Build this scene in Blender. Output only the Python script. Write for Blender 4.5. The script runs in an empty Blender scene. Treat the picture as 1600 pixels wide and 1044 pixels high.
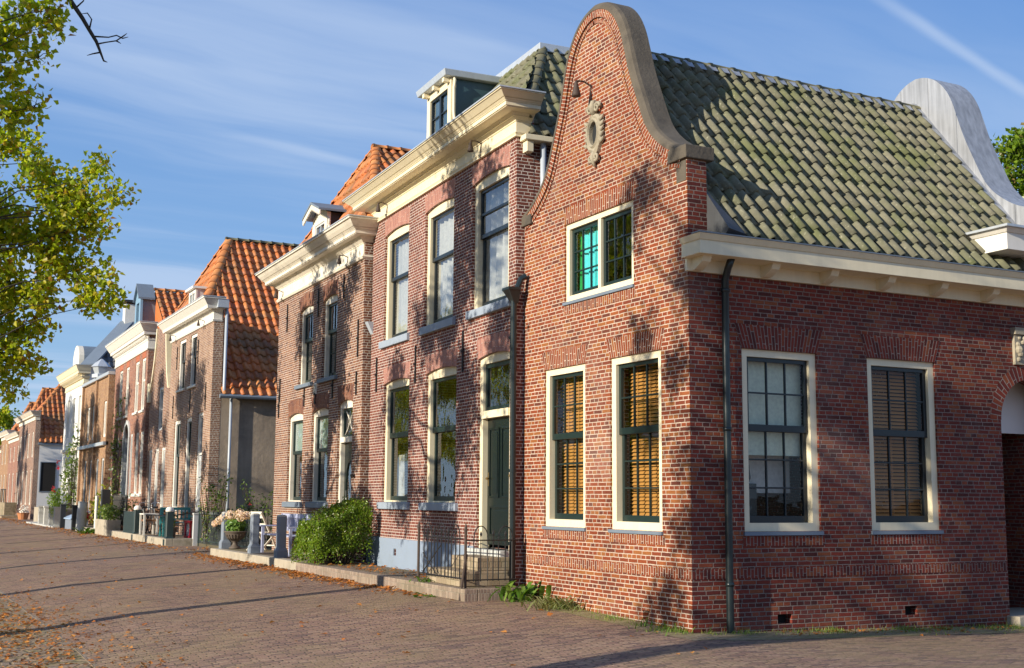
import bpy, bmesh, math, random
from mathutils import Vector, Matrix
from mathutils.geometry import tessellate_polygon
rad = math.radians
S = bpy.context.scene
COL = S.collection

# ------------------------------------------------------------------ camera
cam_d = bpy.data.cameras.new('camera')
cam_d.sensor_width = 36.0
cam_d.lens = 43.417
cam_d.clip_start = 0.1
cam_d.clip_end = 2000.0
cam = bpy.data.objects.new('camera', cam_d)
COL.objects.link(cam)
cr = Vector((0.889000618, -0.457857978, 0.006631201))
cu = Vector((-0.066313803, -0.114402378, 0.991218732))
cf = Vector((0.453078779, 0.881633806, 0.132066088))
cam.matrix_world = Matrix(((cr.x, cu.x, -cf.x, -8.927763), (cr.y, cu.y, -cf.y, -12.554847),
                           (cr.z, cu.z, -cf.z, 1.6), (0, 0, 0, 1)))
S.camera = cam

# ------------------------------------------------------------------ light
SUN_DIR = Vector((1.9, 0.36, -0.62)).normalized()
SUN_EL = math.asin(-SUN_DIR.z)
sun_d = bpy.data.lights.new('sun', 'SUN')
sun_d.energy = 4.8
sun_d.angle = rad(0.5)
sun_d.color = (1.0, 0.90, 0.74)
sun = bpy.data.objects.new('sun', sun_d)
sun.rotation_euler = SUN_DIR.to_track_quat('-Z', 'Y').to_euler()
sun.location = (-30, -8, 20)
COL.objects.link(sun)

W = bpy.data.worlds.new('World')
S.world = W
W.use_nodes = True
wt = W.node_tree
bg = wt.nodes['Background']
bg.inputs['Strength'].default_value = 0.10
sky = wt.nodes.new('ShaderNodeTexSky')
sky.sky_type = 'NISHITA'
sky.sun_disc = False
sky.sun_elevation = SUN_EL
sky.sun_rotation = math.atan2(-SUN_DIR.x, -SUN_DIR.y)
sky.air_density = 1.0
sky.dust_density = 0.3
sky.ozone_density = 3.0
S.view_settings.view_transform = 'Standard'
S.view_settings.look = 'None'
S.view_settings.exposure = 0.50
S.view_settings.gamma = 1.0
S.cycles.max_bounces = 6
S.cycles.transparent_max_bounces = 16
S.cycles.caustics_reflective = False
S.cycles.caustics_refractive = False


# ------------------------------------------------------------------ node helper
class G:
    def __init__(s, tree):
        s.t = tree
        s.n = tree.nodes
        s.l = tree.links

    def put(s, sock, v):
        if isinstance(v, bpy.types.NodeSocket):
            s.l.new(v, sock)
        elif v is not None:
            if sock.type == 'RGBA' and not hasattr(v, '__len__'):
                v = (v, v, v, 1)
            elif sock.type == 'RGBA' and len(v) == 3:
                v = (*v, 1)
            elif sock.type == 'VECTOR' and not hasattr(v, '__len__'):
                v = (v, v, v)
            sock.default_value = v

    def m(s, op, a, b=None, c=None, clamp=False):
        n = s.n.new('ShaderNodeMath')
        n.operation = op
        n.use_clamp = clamp
        for i, v in enumerate((a, b, c)):
            s.put(n.inputs[i], v) if v is not None else None
        return n.outputs[0]

    def node(s, typ, ins=None, out=0, **props):
        n = s.n.new(typ)
        for k, v in props.items():
            setattr(n, k, v)
        for k, v in (ins or {}).items():
            s.put(n.inputs[k], v)
        return n.outputs[out]

    def xyz(s, x, y, z=0.0):
        return s.node('ShaderNodeCombineXYZ', {0: x, 1: y, 2: z})

    def sep(s, v):
        n = s.n.new('ShaderNodeSeparateXYZ')
        s.put(n.inputs[0], v)
        return n.outputs[0], n.outputs[1], n.outputs[2]

    def noise(s, vec, scale, detail=3, rough=0.55, out=0):
        return s.node('ShaderNodeTexNoise', {'Vector': vec, 'Scale': scale, 'Detail': detail, 'Roughness': rough}, out)

    def mix(s, f, a, b, mode='MIX'):
        n = s.n.new('ShaderNodeMix')
        n.data_type = 'RGBA'
        n.blend_type = mode
        s.put(n.inputs[0], f)
        s.put(n.inputs[6], a)
        s.put(n.inputs[7], b)
        return n.outputs[2]

    def fmix(s, f, a, b):
        n = s.n.new('ShaderNodeMix')
        s.put(n.inputs[0], f)
        s.put(n.inputs[2], a)
        s.put(n.inputs[3], b)
        return n.outputs[0]

    def ramp(s, f, stops, interp='LINEAR'):
        n = s.n.new('ShaderNodeValToRGB')
        cr_ = n.color_ramp
        cr_.interpolation = interp
        while len(cr_.elements) < len(stops):
            cr_.elements.new(0.5)
        for e, (p, c) in zip(cr_.elements, stops):
            e.position = p
            e.color = (*c, 1) if hasattr(c, '__len__') else (c, c, c, 1)
        s.put(n.inputs[0], f)
        return n.outputs[0]

    def step(s, x, a, b):
        n = s.n.new('ShaderNodeMapRange')
        n.interpolation_type = 'SMOOTHSTEP'
        s.put(n.inputs[0], x)
        n.inputs[1].default_value = a
        n.inputs[2].default_value = b
        return n.outputs[0]


def newmat(name):
    m = bpy.data.materials.new(name)
    m.use_nodes = True
    g = G(m.node_tree)
    p = m.node_tree.nodes['Principled BSDF']
    return m, g, p


# clouds: thin cirrus streaks and old contrails on a plane far above
gw = G(wt)
tcw = gw.node('ShaderNodeTexCoord', out=0)
vx, vy, vz = gw.sep(tcw)
zz = gw.m('MAXIMUM', vz, 0.03)
px_, py_ = gw.m('DIVIDE', vx, zz), gw.m('DIVIDE', vy, zz)


def lin(a, b, c=0.0):
    return gw.m('ADD', gw.m('ADD', gw.m('MULTIPLY', px_, a), gw.m('MULTIPLY', py_, b)), c)


ca, sa = math.cos(rad(6)), math.sin(rad(6))
al, ac = lin(ca, sa), lin(-sa, ca)
warp = gw.noise(gw.xyz(px_, py_, 0), 0.5, 3)
v1 = gw.xyz(gw.m('MULTIPLY', al, 0.30), gw.m('ADD', gw.m('MULTIPLY', ac, 1.5), gw.m('MULTIPLY', warp, 1.2)), 1.7)
n1 = gw.noise(v1, 1.0, 6, 0.55)
v2 = gw.xyz(gw.m('MULTIPLY', al, 0.12), gw.m('MULTIPLY', ac, 0.30), 4.2)
n2 = gw.noise(v2, 1.0, 2, 0.5)
cl = gw.m('MULTIPLY', gw.step(n1, 0.34, 0.66), gw.step(n2, 0.30, 0.56))
cl = gw.m('MULTIPLY', cl, 0.68)
SKN = 1.0 / (0.10 * 2 ** 0.50)
cloudcol = (.54 * SKN, .67 * SKN, .89 * SKN)
blue = gw.ramp(vz, [(0.0, (.38, .58, .80)), (.08, (.32, .53, .80)), (.20, (.235, .44, .79)), (.36, (.155, .335, .73)), (.7, (.08, .21, .54)), (1, (.05, .14, .42))])
blue = gw.mix(1.0, blue, (SKN, SKN, SKN), 'MULTIPLY')
base = gw.mix(0.15, blue, sky.outputs[0])
skyc = gw.mix(cl, base, cloudcol)


def trail(p0, p1, w, k, seed):
    # a contrail: a band round the line p0-p1 on the cloud plane
    global skyc
    dx, dy = p1[0] - p0[0], p1[1] - p0[1]
    L = math.hypot(dx, dy)
    dx, dy = dx / L, dy / L
    a = lin(dx, dy, -(p0[0] * dx + p0[1] * dy))
    c = lin(-dy, dx, (p0[0] * dy - p0[1] * dx))
    nz = gw.noise(gw.xyz(gw.m('MULTIPLY', a, 1.2), gw.m('MULTIPLY', c, 5.0), seed), 1.0, 4)
    c2 = gw.m('ABSOLUTE', gw.m('ADD', c, gw.m('MULTIPLY', gw.m('SUBTRACT', nz, 0.5), w * 1.2)))
    f = gw.m('SUBTRACT', 1.0, gw.step(c2, 0.0, w))
    e = gw.m('MULTIPLY', gw.step(a, -0.25, 0.5), gw.m('SUBTRACT', 1.0, gw.step(a, L - 0.5, L + 0.2)))
    f = gw.m('MULTIPLY', gw.m('MULTIPLY', f, e), gw.m('MULTIPLY', nz, 2.0 * k), clamp=True)
    skyc = gw.mix(f, skyc, cloudcol)


trail((1.60, 1.72), (2.75, 2.14), 0.030, 0.50, 3.0)
trail((0.75, 3.30), (1.42, 3.52), 0.07, 0.42, 9.0)
trail((0.45, 2.34), (1.55, 2.44), 0.13, 0.34, 5.0)
trail((0.05, 2.80), (1.25, 2.86), 0.16, 0.34, 7.0)
wt.links.new(skyc, bg.inputs['Color'])


# ------------------------------------------------------------------ materials
def plain(name, col, rough=0.6, var=0.12, scale=3.0, bump=0.0, metal=0.0, spec=0.5, streak=0.0, dirt=None):
    m, g, p = newmat(name)
    oc = g.node('ShaderNodeTexCoord', out=3)
    n = g.noise(oc, scale, 5, 0.6)
    f = g.m('MULTIPLY_ADD', g.m('SUBTRACT', n, 0.5), 2.2 * var, 1.0)
    if streak:
        x, y, z = g.sep(oc)
        sv = g.xyz(g.m('MULTIPLY', x, 14), g.m('MULTIPLY', y, 14), g.m('MULTIPLY', z, 0.8))
        sn = g.noise(sv, 1.0, 4)
        f = g.m('MULTIPLY', f, g.m('MULTIPLY_ADD', g.m('SUBTRACT', sn, 0.5), 2 * streak, 1.0))
    c = g.mix(1.0, col, f, 'MULTIPLY')
    if dirt:
        dn = g.step(g.noise(oc, scale * 0.7, 6, 0.7), 0.5, 0.72)
        c = g.mix(g.m('MULTIPLY', dn, 0.75), c, dirt)
    g.put(p.inputs['Base Color'], c)
    p.inputs['Roughness'].default_value = rough
    p.inputs['Metallic'].default_value = metal
    p.inputs['Specular IOR Level'].default_value = spec
    if bump:
        b = g.node('ShaderNodeBump', {'Height': g.noise(oc, scale * 6, 4), 'Strength': 0.6, 'Distance': bump})
        g.put(p.inputs['Normal'], b)
    return m


def brickmat(name, cols, mortar, bw=0.22, bh=0.0555, mw=0.010, src='obj', bond='cross', bump=0.006, rough=0.85,
             stain=0.25, moss=None, wash=0.0, mvar=0.25, flat=False):
    m, g, p = newmat(name)
    tc = g.n.new('ShaderNodeTexCoord')
    oc = tc.outputs['Object']
    x, y, z = g.sep(oc)
    if src == 'obj':
        nx, ny, nz = g.sep(tc.outputs['Normal'])
        f = g.m('GREATER_THAN', g.m('ABSOLUTE', nx), 0.6)
        ft = g.m('GREATER_THAN', g.m('ABSOLUTE', nz), 0.75)
        u = g.fmix(f, x, y)
        v = g.fmix(ft, z, g.fmix(f, y, x))
        v = g.fmix(ft, z, y)
        u = g.fmix(ft, u, x)
    elif src == 'ground':
        u, v = x, y
    else:
        uu, vv, _ = g.sep(tc.outputs['UV'])
        u, v = uu, vv
    w3 = g.xyz(u, v, 0)
    wob = g.noise(w3, 7.0, 2)
    v = g.m('ADD', v, g.m('MULTIPLY', g.m('SUBTRACT', wob, 0.5), 0.010 if src != 'ground' else 0.05))
    rv = g.m('DIVIDE', v, bh)
    row = g.m('FLOOR', rv)
    fv = g.m('SUBTRACT', rv, row)
    if bond == 'cross':
        par = g.m('FLOORED_MODULO', row, 2.0)
        wid = g.fmix(par, bw, bw * 0.5)
        q = g.m('GREATER_THAN', g.m('FLOORED_MODULO', row, 4.0), 1.5)
        off = g.m('ADD', g.m('MULTIPLY', q, 0.5), g.m('MULTIPLY', par, 0.25))
    else:
        wid = bw
        off = g.m('MULTIPLY', g.m('FLOORED_MODULO', row, 2.0), 0.5)
    jit = g.node('ShaderNodeTexWhiteNoise', {'W': row}, noise_dimensions='1D')
    off = g.m('ADD', off, g.m('MULTIPLY', jit, 0.10 if bond == 'cross' else 0.3))
    ru = g.m('ADD', g.m('DIVIDE', u, wid), off)
    colm = g.m('FLOOR', ru)
    fu = g.m('SUBTRACT', ru, colm)
    du = g.m('MULTIPLY', g.m('MINIMUM', fu, g.m('SUBTRACT', 1.0, fu)), wid)
    dv = g.m('MULTIPLY', g.m('MINIMUM', fv, g.m('SUBTRACT', 1.0, fv)), bh)
    d = g.m('MINIMUM', du, dv)
    rough_n = g.noise(w3, 55.0, 2)
    d2 = g.m('ADD', d, g.m('MULTIPLY', g.m('SUBTRACT', rough_n, 0.5), mw * 0.8))
    mask = g.step(d2, mw * 0.30, mw * 0.85)
    wn = g.n.new('ShaderNodeTexWhiteNoise')
    wn.noise_dimensions = '2D'
    g.put(wn.inputs['Vector'], g.xyz(colm, row, 0))
    n = len(cols)
    bc = g.ramp(wn.outputs['Value'], [(i / n, c) for i, c in enumerate(cols)], 'CONSTANT')
    fine = g.noise(w3, 38.0, 4, 0.65)
    bc = g.mix(1.0, bc, g.m('MULTIPLY_ADD', fine, 0.9, 0.55), 'MULTIPLY')
    mc = g.mix(1.0, mortar, g.m('MULTIPLY_ADD', g.noise(w3, 2.3, 4), mvar * 4, 1.0 - mvar * 2), 'MULTIPLY')
    c = g.mix(mask, mc, bc)
    big = g.noise(g.xyz(g.m('MULTIPLY', u, 1.0), g.m('MULTIPLY', v, 0.6), 3.3), 0.9, 5, 0.6)
    c = g.mix(1.0, c, g.m('MULTIPLY_ADD', big, 2 * stain, 1.0 - stain), 'MULTIPLY')
    if wash:
        wm = g.m('MULTIPLY', g.step(g.noise(g.xyz(u, v, 8.0), 0.8, 6, 0.65), 0.48, 0.75), wash)
        c = g.mix(wm, c, (0.50, 0.42, 0.36))
    if moss:
        mm = g.m('MULTIPLY', g.step(g.noise(g.xyz(u, v, 1.0), 0.55, 6, 0.7), 0.42, 0.66), moss[1])
        mm = g.m('MULTIPLY', mm, g.m('SUBTRACT', 1.15, g.m('MULTIPLY', mask, 0.55)))
        c = g.mix(mm, c, moss[0])
    g.put(p.inputs['Base Color'], c)
    p.inputs['Roughness'].default_value = rough
    p.inputs['Specular IOR Level'].default_value = 0.3
    h = g.m('ADD', g.m('MULTIPLY', mask, g.m('MULTIPLY_ADD', wn.outputs['Value'], 0.35, 0.65)), g.m('MULTIPLY', fine, 0.35))
    b = g.node('ShaderNodeBump', {'Height': h, 'Strength': 0.9, 'Distance': bump})
    g.put(p.inputs['Normal'], b)
    return m


def islandmat(name, stops, rough=0.75, trans=0.0, spots=None, bump=0.0, spec=0.4, low=None):
    m, g, p = newmat(name)
    geo = g.n.new('ShaderNodeNewGeometry')
    oc = g.node('ShaderNodeTexCoord', out=3)
    c = g.ramp(geo.outputs['Random Per Island'], stops)
    n = g.noise(oc, 9.0, 5, 0.65)
    c = g.mix(1.0, c, g.m('MULTIPLY_ADD', n, 0.9, 0.55), 'MULTIPLY')
    if low:
        ln = g.m('MULTIPLY', g.step(g.noise(oc, low[1], 5, 0.65), 0.45, 0.68), low[2])
        c = g.mix(ln, c, low[0])
    if spots:
        sp = g.step(g.noise(oc, 17.0, 5, 0.75), 0.57, 0.70)
        c = g.mix(g.m('MULTIPLY', sp, spots[1]), c, spots[0])
    g.put(p.inputs['Base Color'], c)
    p.inputs['Roughness'].default_value = rough
    p.inputs['Specular IOR Level'].default_value = spec
    if bump:
        b = g.node('ShaderNodeBump', {'Height': g.noise(oc, 45.0, 4), 'Strength': 0.6, 'Distance': bump})
        g.put(p.inputs['Normal'], b)
    if trans:
        tr = g.node('ShaderNodeBsdfTranslucent', {'Color': g.mix(1.0, c, (1.5, 1.6, 0.6), 'MULTIPLY')})
        mx = g.n.new('ShaderNodeMixShader')
        mx.inputs[0].default_value = trans
        g.l.new(p.outputs[0], mx.inputs[1])
        g.l.new(tr, mx.inputs[2])
        g.l.new(mx.outputs[0], m.node_tree.nodes['Material Output'].inputs[0])
    return m


def glassmat(name, ior=1.55, tint=(0.9, 0.95, 0.93), wob=0.6, gain=2.2):
    m, g, p = newmat(name)
    g.n.remove(p)
    oc = g.node('ShaderNodeTexCoord', out=3)
    bmp = g.node('ShaderNodeBump', {'Height': g.noise(oc, 2.2, 2), 'Strength': 1.0, 'Distance': 0.010 * wob})
    gl = g.node('ShaderNodeBsdfGlossy', {'Color': (1, 1, 1), 'Roughness': 0.015, 'Normal': bmp})
    tr = g.node('ShaderNodeBsdfTransparent', {'Color': tint})
    geo = g.n.new('ShaderNodeNewGeometry')
    dt = g.n.new('ShaderNodeVectorMath')
    dt.operation = 'DOT_PRODUCT'
    g.l.new(geo.outputs['Normal'], dt.inputs[0])
    g.l.new(geo.outputs['Incoming'], dt.inputs[1])
    k = g.m('SUBTRACT', 1.0, g.m('ABSOLUTE', dt.outputs['Value']))
    r0 = ((ior - 1) / (ior + 1)) ** 2
    f = g.m('MULTIPLY', g.m('MULTIPLY_ADD', g.m('POWER', k, 5.0), 1 - r0, r0), gain, clamp=True)
    mx = g.n.new('ShaderNodeMixShader')
    g.l.new(f, mx.inputs[0])
    g.l.new(tr, mx.inputs[1])
    g.l.new(gl, mx.inputs[2])
    g.l.new(mx.outputs[0], m.node_tree.nodes['Material Output'].inputs[0])
    return m


def clothmat(name, col, trans=0.5):
    m, g, p = newmat(name)
    oc = g.node('ShaderNodeTexCoord', out=3)
    c = g.mix(1.0, col, g.m('MULTIPLY_ADD', g.noise(oc, 20, 3), 0.5, 0.75), 'MULTIPLY')
    g.put(p.inputs['Base Color'], c)
    p.inputs['Roughness'].default_value = 0.9
    tr = g.node('ShaderNodeBsdfTranslucent', {'Color': c})
    mx = g.n.new('ShaderNodeMixShader')
    mx.inputs[0].default_value = trans
    g.l.new(p.outputs[0], mx.inputs[1])
    g.l.new(tr, mx.inputs[2])
    g.l.new(mx.outputs[0], m.node_tree.nodes['Material Output'].inputs[0])
    return m


RED = [(0.2289, 0.0511, 0.0155), (0.1946, 0.0404, 0.0142), (0.2519, 0.0726, 0.0215), (0.1603, 0.035, 0.0151), (0.2175, 0.0457, 0.0155), (0.2633, 0.0915, 0.0259), (0.1889, 0.043, 0.0155), (0.1145, 0.0296, 0.0164)]
SHADED_RED = [(0.1958, 0.0335, 0.02), (0.1608, 0.0279, 0.018), (0.2307, 0.0501, 0.0224), (0.1189, 0.0223, 0.017), (0.1818, 0.0306, 0.018), (0.2377, 0.0669, 0.0275), (0.1398, 0.0256, 0.018), (0.0839, 0.0195, 0.0159)]
MAUVE = [(0.1765, 0.0509, 0.0341), (0.1471, 0.0429, 0.0312), (0.2001, 0.0643, 0.0427), (0.1177, 0.0353, 0.0284), (0.1648, 0.0482, 0.0341), (0.1883, 0.0562, 0.0341)]
BROWN = [(0.1995, 0.0807, 0.0427), (0.1582, 0.0605, 0.0356), (0.234, 0.1008, 0.0535), (0.1238, 0.0471, 0.0328), (0.2202, 0.0874, 0.0427), (0.1789, 0.0673, 0.0392)]
TAN = [(0.289, 0.1503, 0.0888), (0.2348, 0.1187, 0.074), (0.3251, 0.182, 0.1109), (0.2167, 0.1029, 0.0666), (0.2709, 0.1345, 0.074)]
ORB = [(0.289, 0.108, 0.0617), (0.238, 0.09, 0.057), (0.323, 0.144, 0.0855), (0.204, 0.0765, 0.0522)]
YEL = [(0.3312, 0.168, 0.0774), (0.2944, 0.1428, 0.0688), (0.368, 0.2016, 0.0946), (0.2576, 0.126, 0.0688)]
MORT = (.52, .42, .33)
M = {}
M['b1'] = brickmat('red_brick', RED, MORT, mw=0.0105, wash=0.15, stain=.36)
M['b1s'] = brickmat('red_brick_standing', RED, MORT, src='uv', bond='run', mw=0.010)
M['b1d'] = brickmat('shaded_red_brick', SHADED_RED, (.25, .19, .16), mw=0.010, bump=0.014, wash=0.12, stain=.38)  # copy of the red brick, mortar too, darkened for the flank's shade
M['b1ds'] = brickmat('shaded_red_brick_standing', SHADED_RED, (.27, .21, .18), src='uv', bond='run', mw=0.010, bump=0.010)
M['b2'] = brickmat('mauve_brick', MAUVE, (.58, .50, .44), mw=0.0105, stain=.32)
M['b2s'] = brickmat('mauve_brick_standing', [(.38, .17, .13), (.33, .14, .11), (.42, .20, .15)], (.55, .45, .40), src='uv', bond='run', mw=0.006)
M['b3'] = brickmat('brown_brick', BROWN, (.52, .45, .38), mw=0.012)
M['b3s'] = brickmat('brown_brick_standing', BROWN, (.36, .26, .22), src='uv', bond='run', mw=0.006)
M['b4'] = brickmat('buff_brick', TAN, (.50, .44, .37), mw=0.012)
M['b5'] = brickmat('orange_brick', ORB, (.46, .38, .32), mw=0.009)
M['b5s'] = brickmat('orange_brick_standing', [(.42, .12, .05), (.38, .10, .05)], (.46, .34, .28), src='uv', bond='run', mw=0.006)
M['b6'] = brickmat('yellow_brick', YEL, (.45, .38, .28), mw=0.009)
M['kerbbrick'] = brickmat('worn_kerb_brick', [(.30, .22, .17), (.26, .19, .15), (.34, .26, .2), (.24, .18, .14)], (.32, .27, .22), src='obj', bond='run', bw=0.055, bh=0.22, mw=0.008, moss=((.13, .13, .06), .5))
M['stepbrick'] = brickmat('mossy_step_brick', [(.36, .28, .19), (.30, .23, .155), (.40, .32, .22)], (.24, .20, .14), bw=0.2, bh=0.09, mw=0.009, moss=((.14, .14, .06), .6))
M['road'] = brickmat('clinker_road', [(.37, .225, .165), (.30, .18, .14), (.42, .275, .195), (.22, .14, .118), (.35, .215, .155), (.39, .25, .17)], (.12, .09, .065), bw=0.21, bh=0.072, mw=0.016, src='ground', bond='run', bump=0.016, moss=((.30, .23, .12), .6), stain=0.36)
M['pave'] = brickmat('clinker_pavement', [(.26, .19, .15), (.22, .16, .13), (.29, .21, .16)], (.13, .115, .075), bw=0.2, bh=0.06, mw=0.012, src='ground', bond='run', bump=0.006, moss=((.17, .16, .06), .75))
CREAM = (.79, .70, .49)
M['cream'] = plain('cream_paint', CREAM, 0.55, 0.09, 3, streak=0.09, bump=.0015)
M['white'] = plain('white_paint', (.78, .75, .68), 0.5, 0.08, 4, streak=0.06)
M['ivory'] = plain('ivory_paint', (.76, .70, .58), 0.6, 0.10, 3, streak=0.12, dirt=(.50, .46, .38), bump=.0015)
M['sash'] = plain('dark_green_paint', (.013, .027, .025), 0.3, 0.2, 6)
M['bluesash'] = plain('blue_black_paint', (.009, .015, .020), 0.3, 0.2, 6)
M['door'] = plain('shaded_door_paint', (.006, .012, .011), 0.25, 0.25, 5, streak=0.15)  # green darkened in place of the tree's shade on the door
M['bluegrey'] = plain('blue_grey_stone', (.30, .35, .42), 0.6, 0.15, 6, bump=0.002)
M['plinth'] = plain('pale_blue_plaster', (.25, .31, .40), 0.75, 0.07, 2.5, bump=0.003, dirt=(.22, .27, .33))
M['greypaint'] = plain('grey_paint', (.55, .56, .56), 0.5, 0.08, 4)
M['stone'] = plain('weathered_stone', (.105, .088, .066), 0.9, 0.5, 4, bump=0.012, dirt=(.05, .045, .038))
M['sand'] = plain('carved_sandstone', (.34, .30, .22), 0.9, 0.3, 8, bump=0.008, dirt=(.13, .115, .085))
M['hard'] = plain('blue_grey_post_stone', (.20, .235, .29), 0.7, 0.2, 6, bump=0.004)
M['hardtop'] = plain('pale_worn_stone', (.5, .5, .47), 0.8, 0.2, 8, bump=0.004)
M['conc'] = plain('kerb_stone', (.40, .35, .27), 0.9, 0.25, 3, bump=0.006, dirt=(.22, .19, .13))
M['lead'] = plain('lead_sheet', (.36, .375, .40), 0.42, 0.22, 2.0, metal=0.25, streak=0.6, bump=0.004)
M['shadelead'] = plain('shaded_lead', (.055, .058, .062), 0.6, 0.3, 3, streak=.3, bump=.004)  # lead colour darkened to stand in for the shade on the verge
M['zinc'] = plain('zinc_sheet', (.50, .54, .58), 0.4, 0.12, 3, metal=0.3, streak=0.15)
M['slate'] = plain('slate_blue', (.16, .20, .25), 0.6, 0.15, 3)
M['pipe'] = plain('black_green_pipe', (.012, .02, .022), 0.28, 0.2, 5)
M['iron'] = plain('wrought_iron', (.018, .017, .017), 0.5, 0.3, 8)
M['rust'] = plain('rusty_iron', (.06, .04, .03), 0.7, 0.3, 12)
M['greypipe'] = plain('grey_pipe', (.42, .47, .53), 0.4, 0.1, 4)
M['stucco'] = plain('grey_stucco', (.33, .265, .20), 0.95, 0.4, .9, bump=0.02, dirt=(.15, .125, .10), streak=.2)
M['whitewash'] = plain('whitewash', (.74, .74, .72), 0.9, 0.06, 1.5, bump=0.004)
M['dark'] = plain('dark_interior', (.012, .011, .010), 0.9, 0.2, 3)
M['room'] = plain('room_plaster', (.10, .09, .075), 0.9, 0.2, 2)
M['brass'] = plain('brass', (.6, .4, .15), 0.3, 0.1, 5, metal=1.0)
M['bluecheek'] = plain('blue_green_cheek', (.035, .075, .085), 0.35, 0.1, 3)
M['blackcheek'] = plain('black_cheek', (.02, .023, .026), 0.5, 0.2, 4)
M['blueframe'] = plain('blue_paint', (.20, .33, .45), 0.5, 0.1, 4)
M['glass'] = glassmat('window_glass', 1.65, (.95, .97, .95), .6, 1.8)
M['glass_clear'] = glassmat('clear_window_glass', 1.38, (0.97, 0.98, 0.97), 0.3, 1.2)
M['curtain'] = clothmat('white_curtain', (.85, .85, .82))
M['screen'] = clothmat('grey_green_screen', (.72, .78, .62), 0.2)
M['teal'] = clothmat('teal_curtain', (.10, .78, .84), 0.1)
M['greencloth'] = clothmat('green_curtain', (.03, .55, .14), 0.1)
M['paleblind'] = clothmat('pale_blue_blind', (.62, .76, .76), 0.4)
M['slatdark'] = plain('brown_wood_slats', (.50, .20, .05), 0.5, 0.15, 5)
M['slat'] = plain('orange_wood_slats', (.47, .235, .06), 0.45, 0.15, 5)
M['tile_g'] = islandmat('mossy_grey_tile', [(0, (.125, .12, .082)), (.3, (.155, .147, .10)), (.6, (.175, .165, .113)), (.85, (.135, .137, .078)), (1, (.20, .185, .13))], 0.85, spots=((.40, .39, .27), .7), bump=0.006, low=((.10, .12, .03), 1.3, .6))
M['tile_o'] = islandmat('orange_tile', [(0, (.46, .125, .035)), (.25, (.56, .17, .045)), (.5, (.50, .20, .06)), (.75, (.36, .10, .035)), (1, (.62, .22, .06))], 0.55, spots=((.16, .09, .05), .4), bump=0.004, low=((.16, .10, .045), 1.0, .75))
M['tile_f'] = islandmat('far_orange_tile', [(0, (.50, .13, .035)), (.5, (.58, .18, .05)), (1, (.42, .13, .04))], 0.6)
M['tile_d'] = islandmat('dark_slate_tile', [(0, (.08, .085, .09)), (.5, (.12, .12, .125)), (1, (.10, .10, .11))], 0.6)
M['ridge_g'] = islandmat('mossy_ridge_tile', [(0, (.11, .105, .06)), (1, (.17, .16, .10))], 0.85, spots=((.30, .31, .2), .5), bump=0.006)
M['ridge_o'] = islandmat('orange_ridge_tile', [(0, (.48, .17, .05)), (1, (.56, .24, .08))], 0.7, spots=((.40, .30, .10), .6), bump=0.006)
M['leaf'] = islandmat('linden_leaf', [(0, (.19, .25, .02)), (.35, (.32, .40, .024)), (.6, (.44, .47, .03)), (.8, (.56, .50, .038)), (.93, (.36, .27, .035)), (1, (.32, .15, .035))], 0.4, trans=0.5)
M['bark'] = plain('tree_bark', (.05, .042, .032), 0.95, 0.3, 8, bump=0.02)
M['hedge'] = islandmat('hedge_leaf', [(0, (.07, .13, .010)), (.5, (.14, .23, .013)), (.8, (.22, .31, .022)), (.93, (.15, .18, .02)), (1, (.24, .17, .06))], 0.35, trans=0.35)
M['hedgewood'] = plain('hedge_twigs', (.06, .045, .028), 0.95, 0.3, 8)
M['vine'] = islandmat('climber_leaf', [(0, (.06, .11, .018)), (.5, (.11, .18, .03)), (.8, (.17, .23, .04)), (1, (.24, .25, .06))], 0.45, trans=0.35)
M['weed'] = islandmat('weed_leaf', [(0, (.07, .16, .02)), (.6, (.12, .23, .03)), (1, (.18, .27, .05))], 0.45, trans=0.3)
M['tuft'] = islandmat('grass_blade', [(0, (.12, .20, .03)), (.6, (.20, .27, .05)), (1, (.34, .30, .10))], 0.55, trans=0.3)
M['drygrass'] = islandmat('pale_grass', [(0, (.20, .22, .08)), (.5, (.30, .30, .13)), (1, (.15, .20, .06))], 0.7, trans=0.3)
M['fallen'] = islandmat('fallen_leaf', [(0, (.50, .18, .035)), (.4, (.42, .14, .03)), (.7, (.58, .26, .06)), (1, (.28, .12, .05))], 0.6, trans=0.2)
M['redpetal'] = islandmat('red_petal', [(0, (.55, .02, .03)), (1, (.7, .04, .05))], 0.5)
M['pinkpetal'] = islandmat('pink_petal', [(0, (.80, .60, .52)), (.5, (.85, .72, .62)), (1, (.74, .50, .46))], 0.6, trans=0.3)
M['whitepetal'] = islandmat('white_petal', [(0, (.8, .8, .74)), (1, (.7, .72, .62))], 0.6)
M['terracotta'] = plain('terracotta', (.5, .2, .08), 0.8, 0.15, 6)
M['chair'] = plain('white_garden_paint', (.70, .66, .55), 0.55, 0.1, 6)
M['lavender'] = plain('lavender_paint', (.42, .45, .62), 0.5, 0.08, 5)
M['tealpaint'] = plain('teal_paint', (.05, .26, .27), 0.5, 0.12, 5)
M['redpaint'] = plain('red_paint', (.42, .01, .03), 0.35, 0.08, 5)
M['greenpost'] = plain('dark_green_post', (.025, .045, .045), 0.5, 0.2, 5)
M['urn'] = plain('cast_iron_urn', (.12, .095, .075), 0.7, 0.25, 10, bump=0.004)
M['tarp'] = plain('pale_blue_sheet', (.35, .48, .66), 0.4, 0.1, 4)
M['wood'] = plain('firewood', (.20, .10, .05), 0.85, 0.3, 8)
M['rubber'] = plain('black_rubber', (.015, .015, .015), 0.6, 0.1, 5)
M['steel'] = plain('bright_steel', (.5, .5, .5), 0.3, 0.1, 5, metal=1.0)


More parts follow.
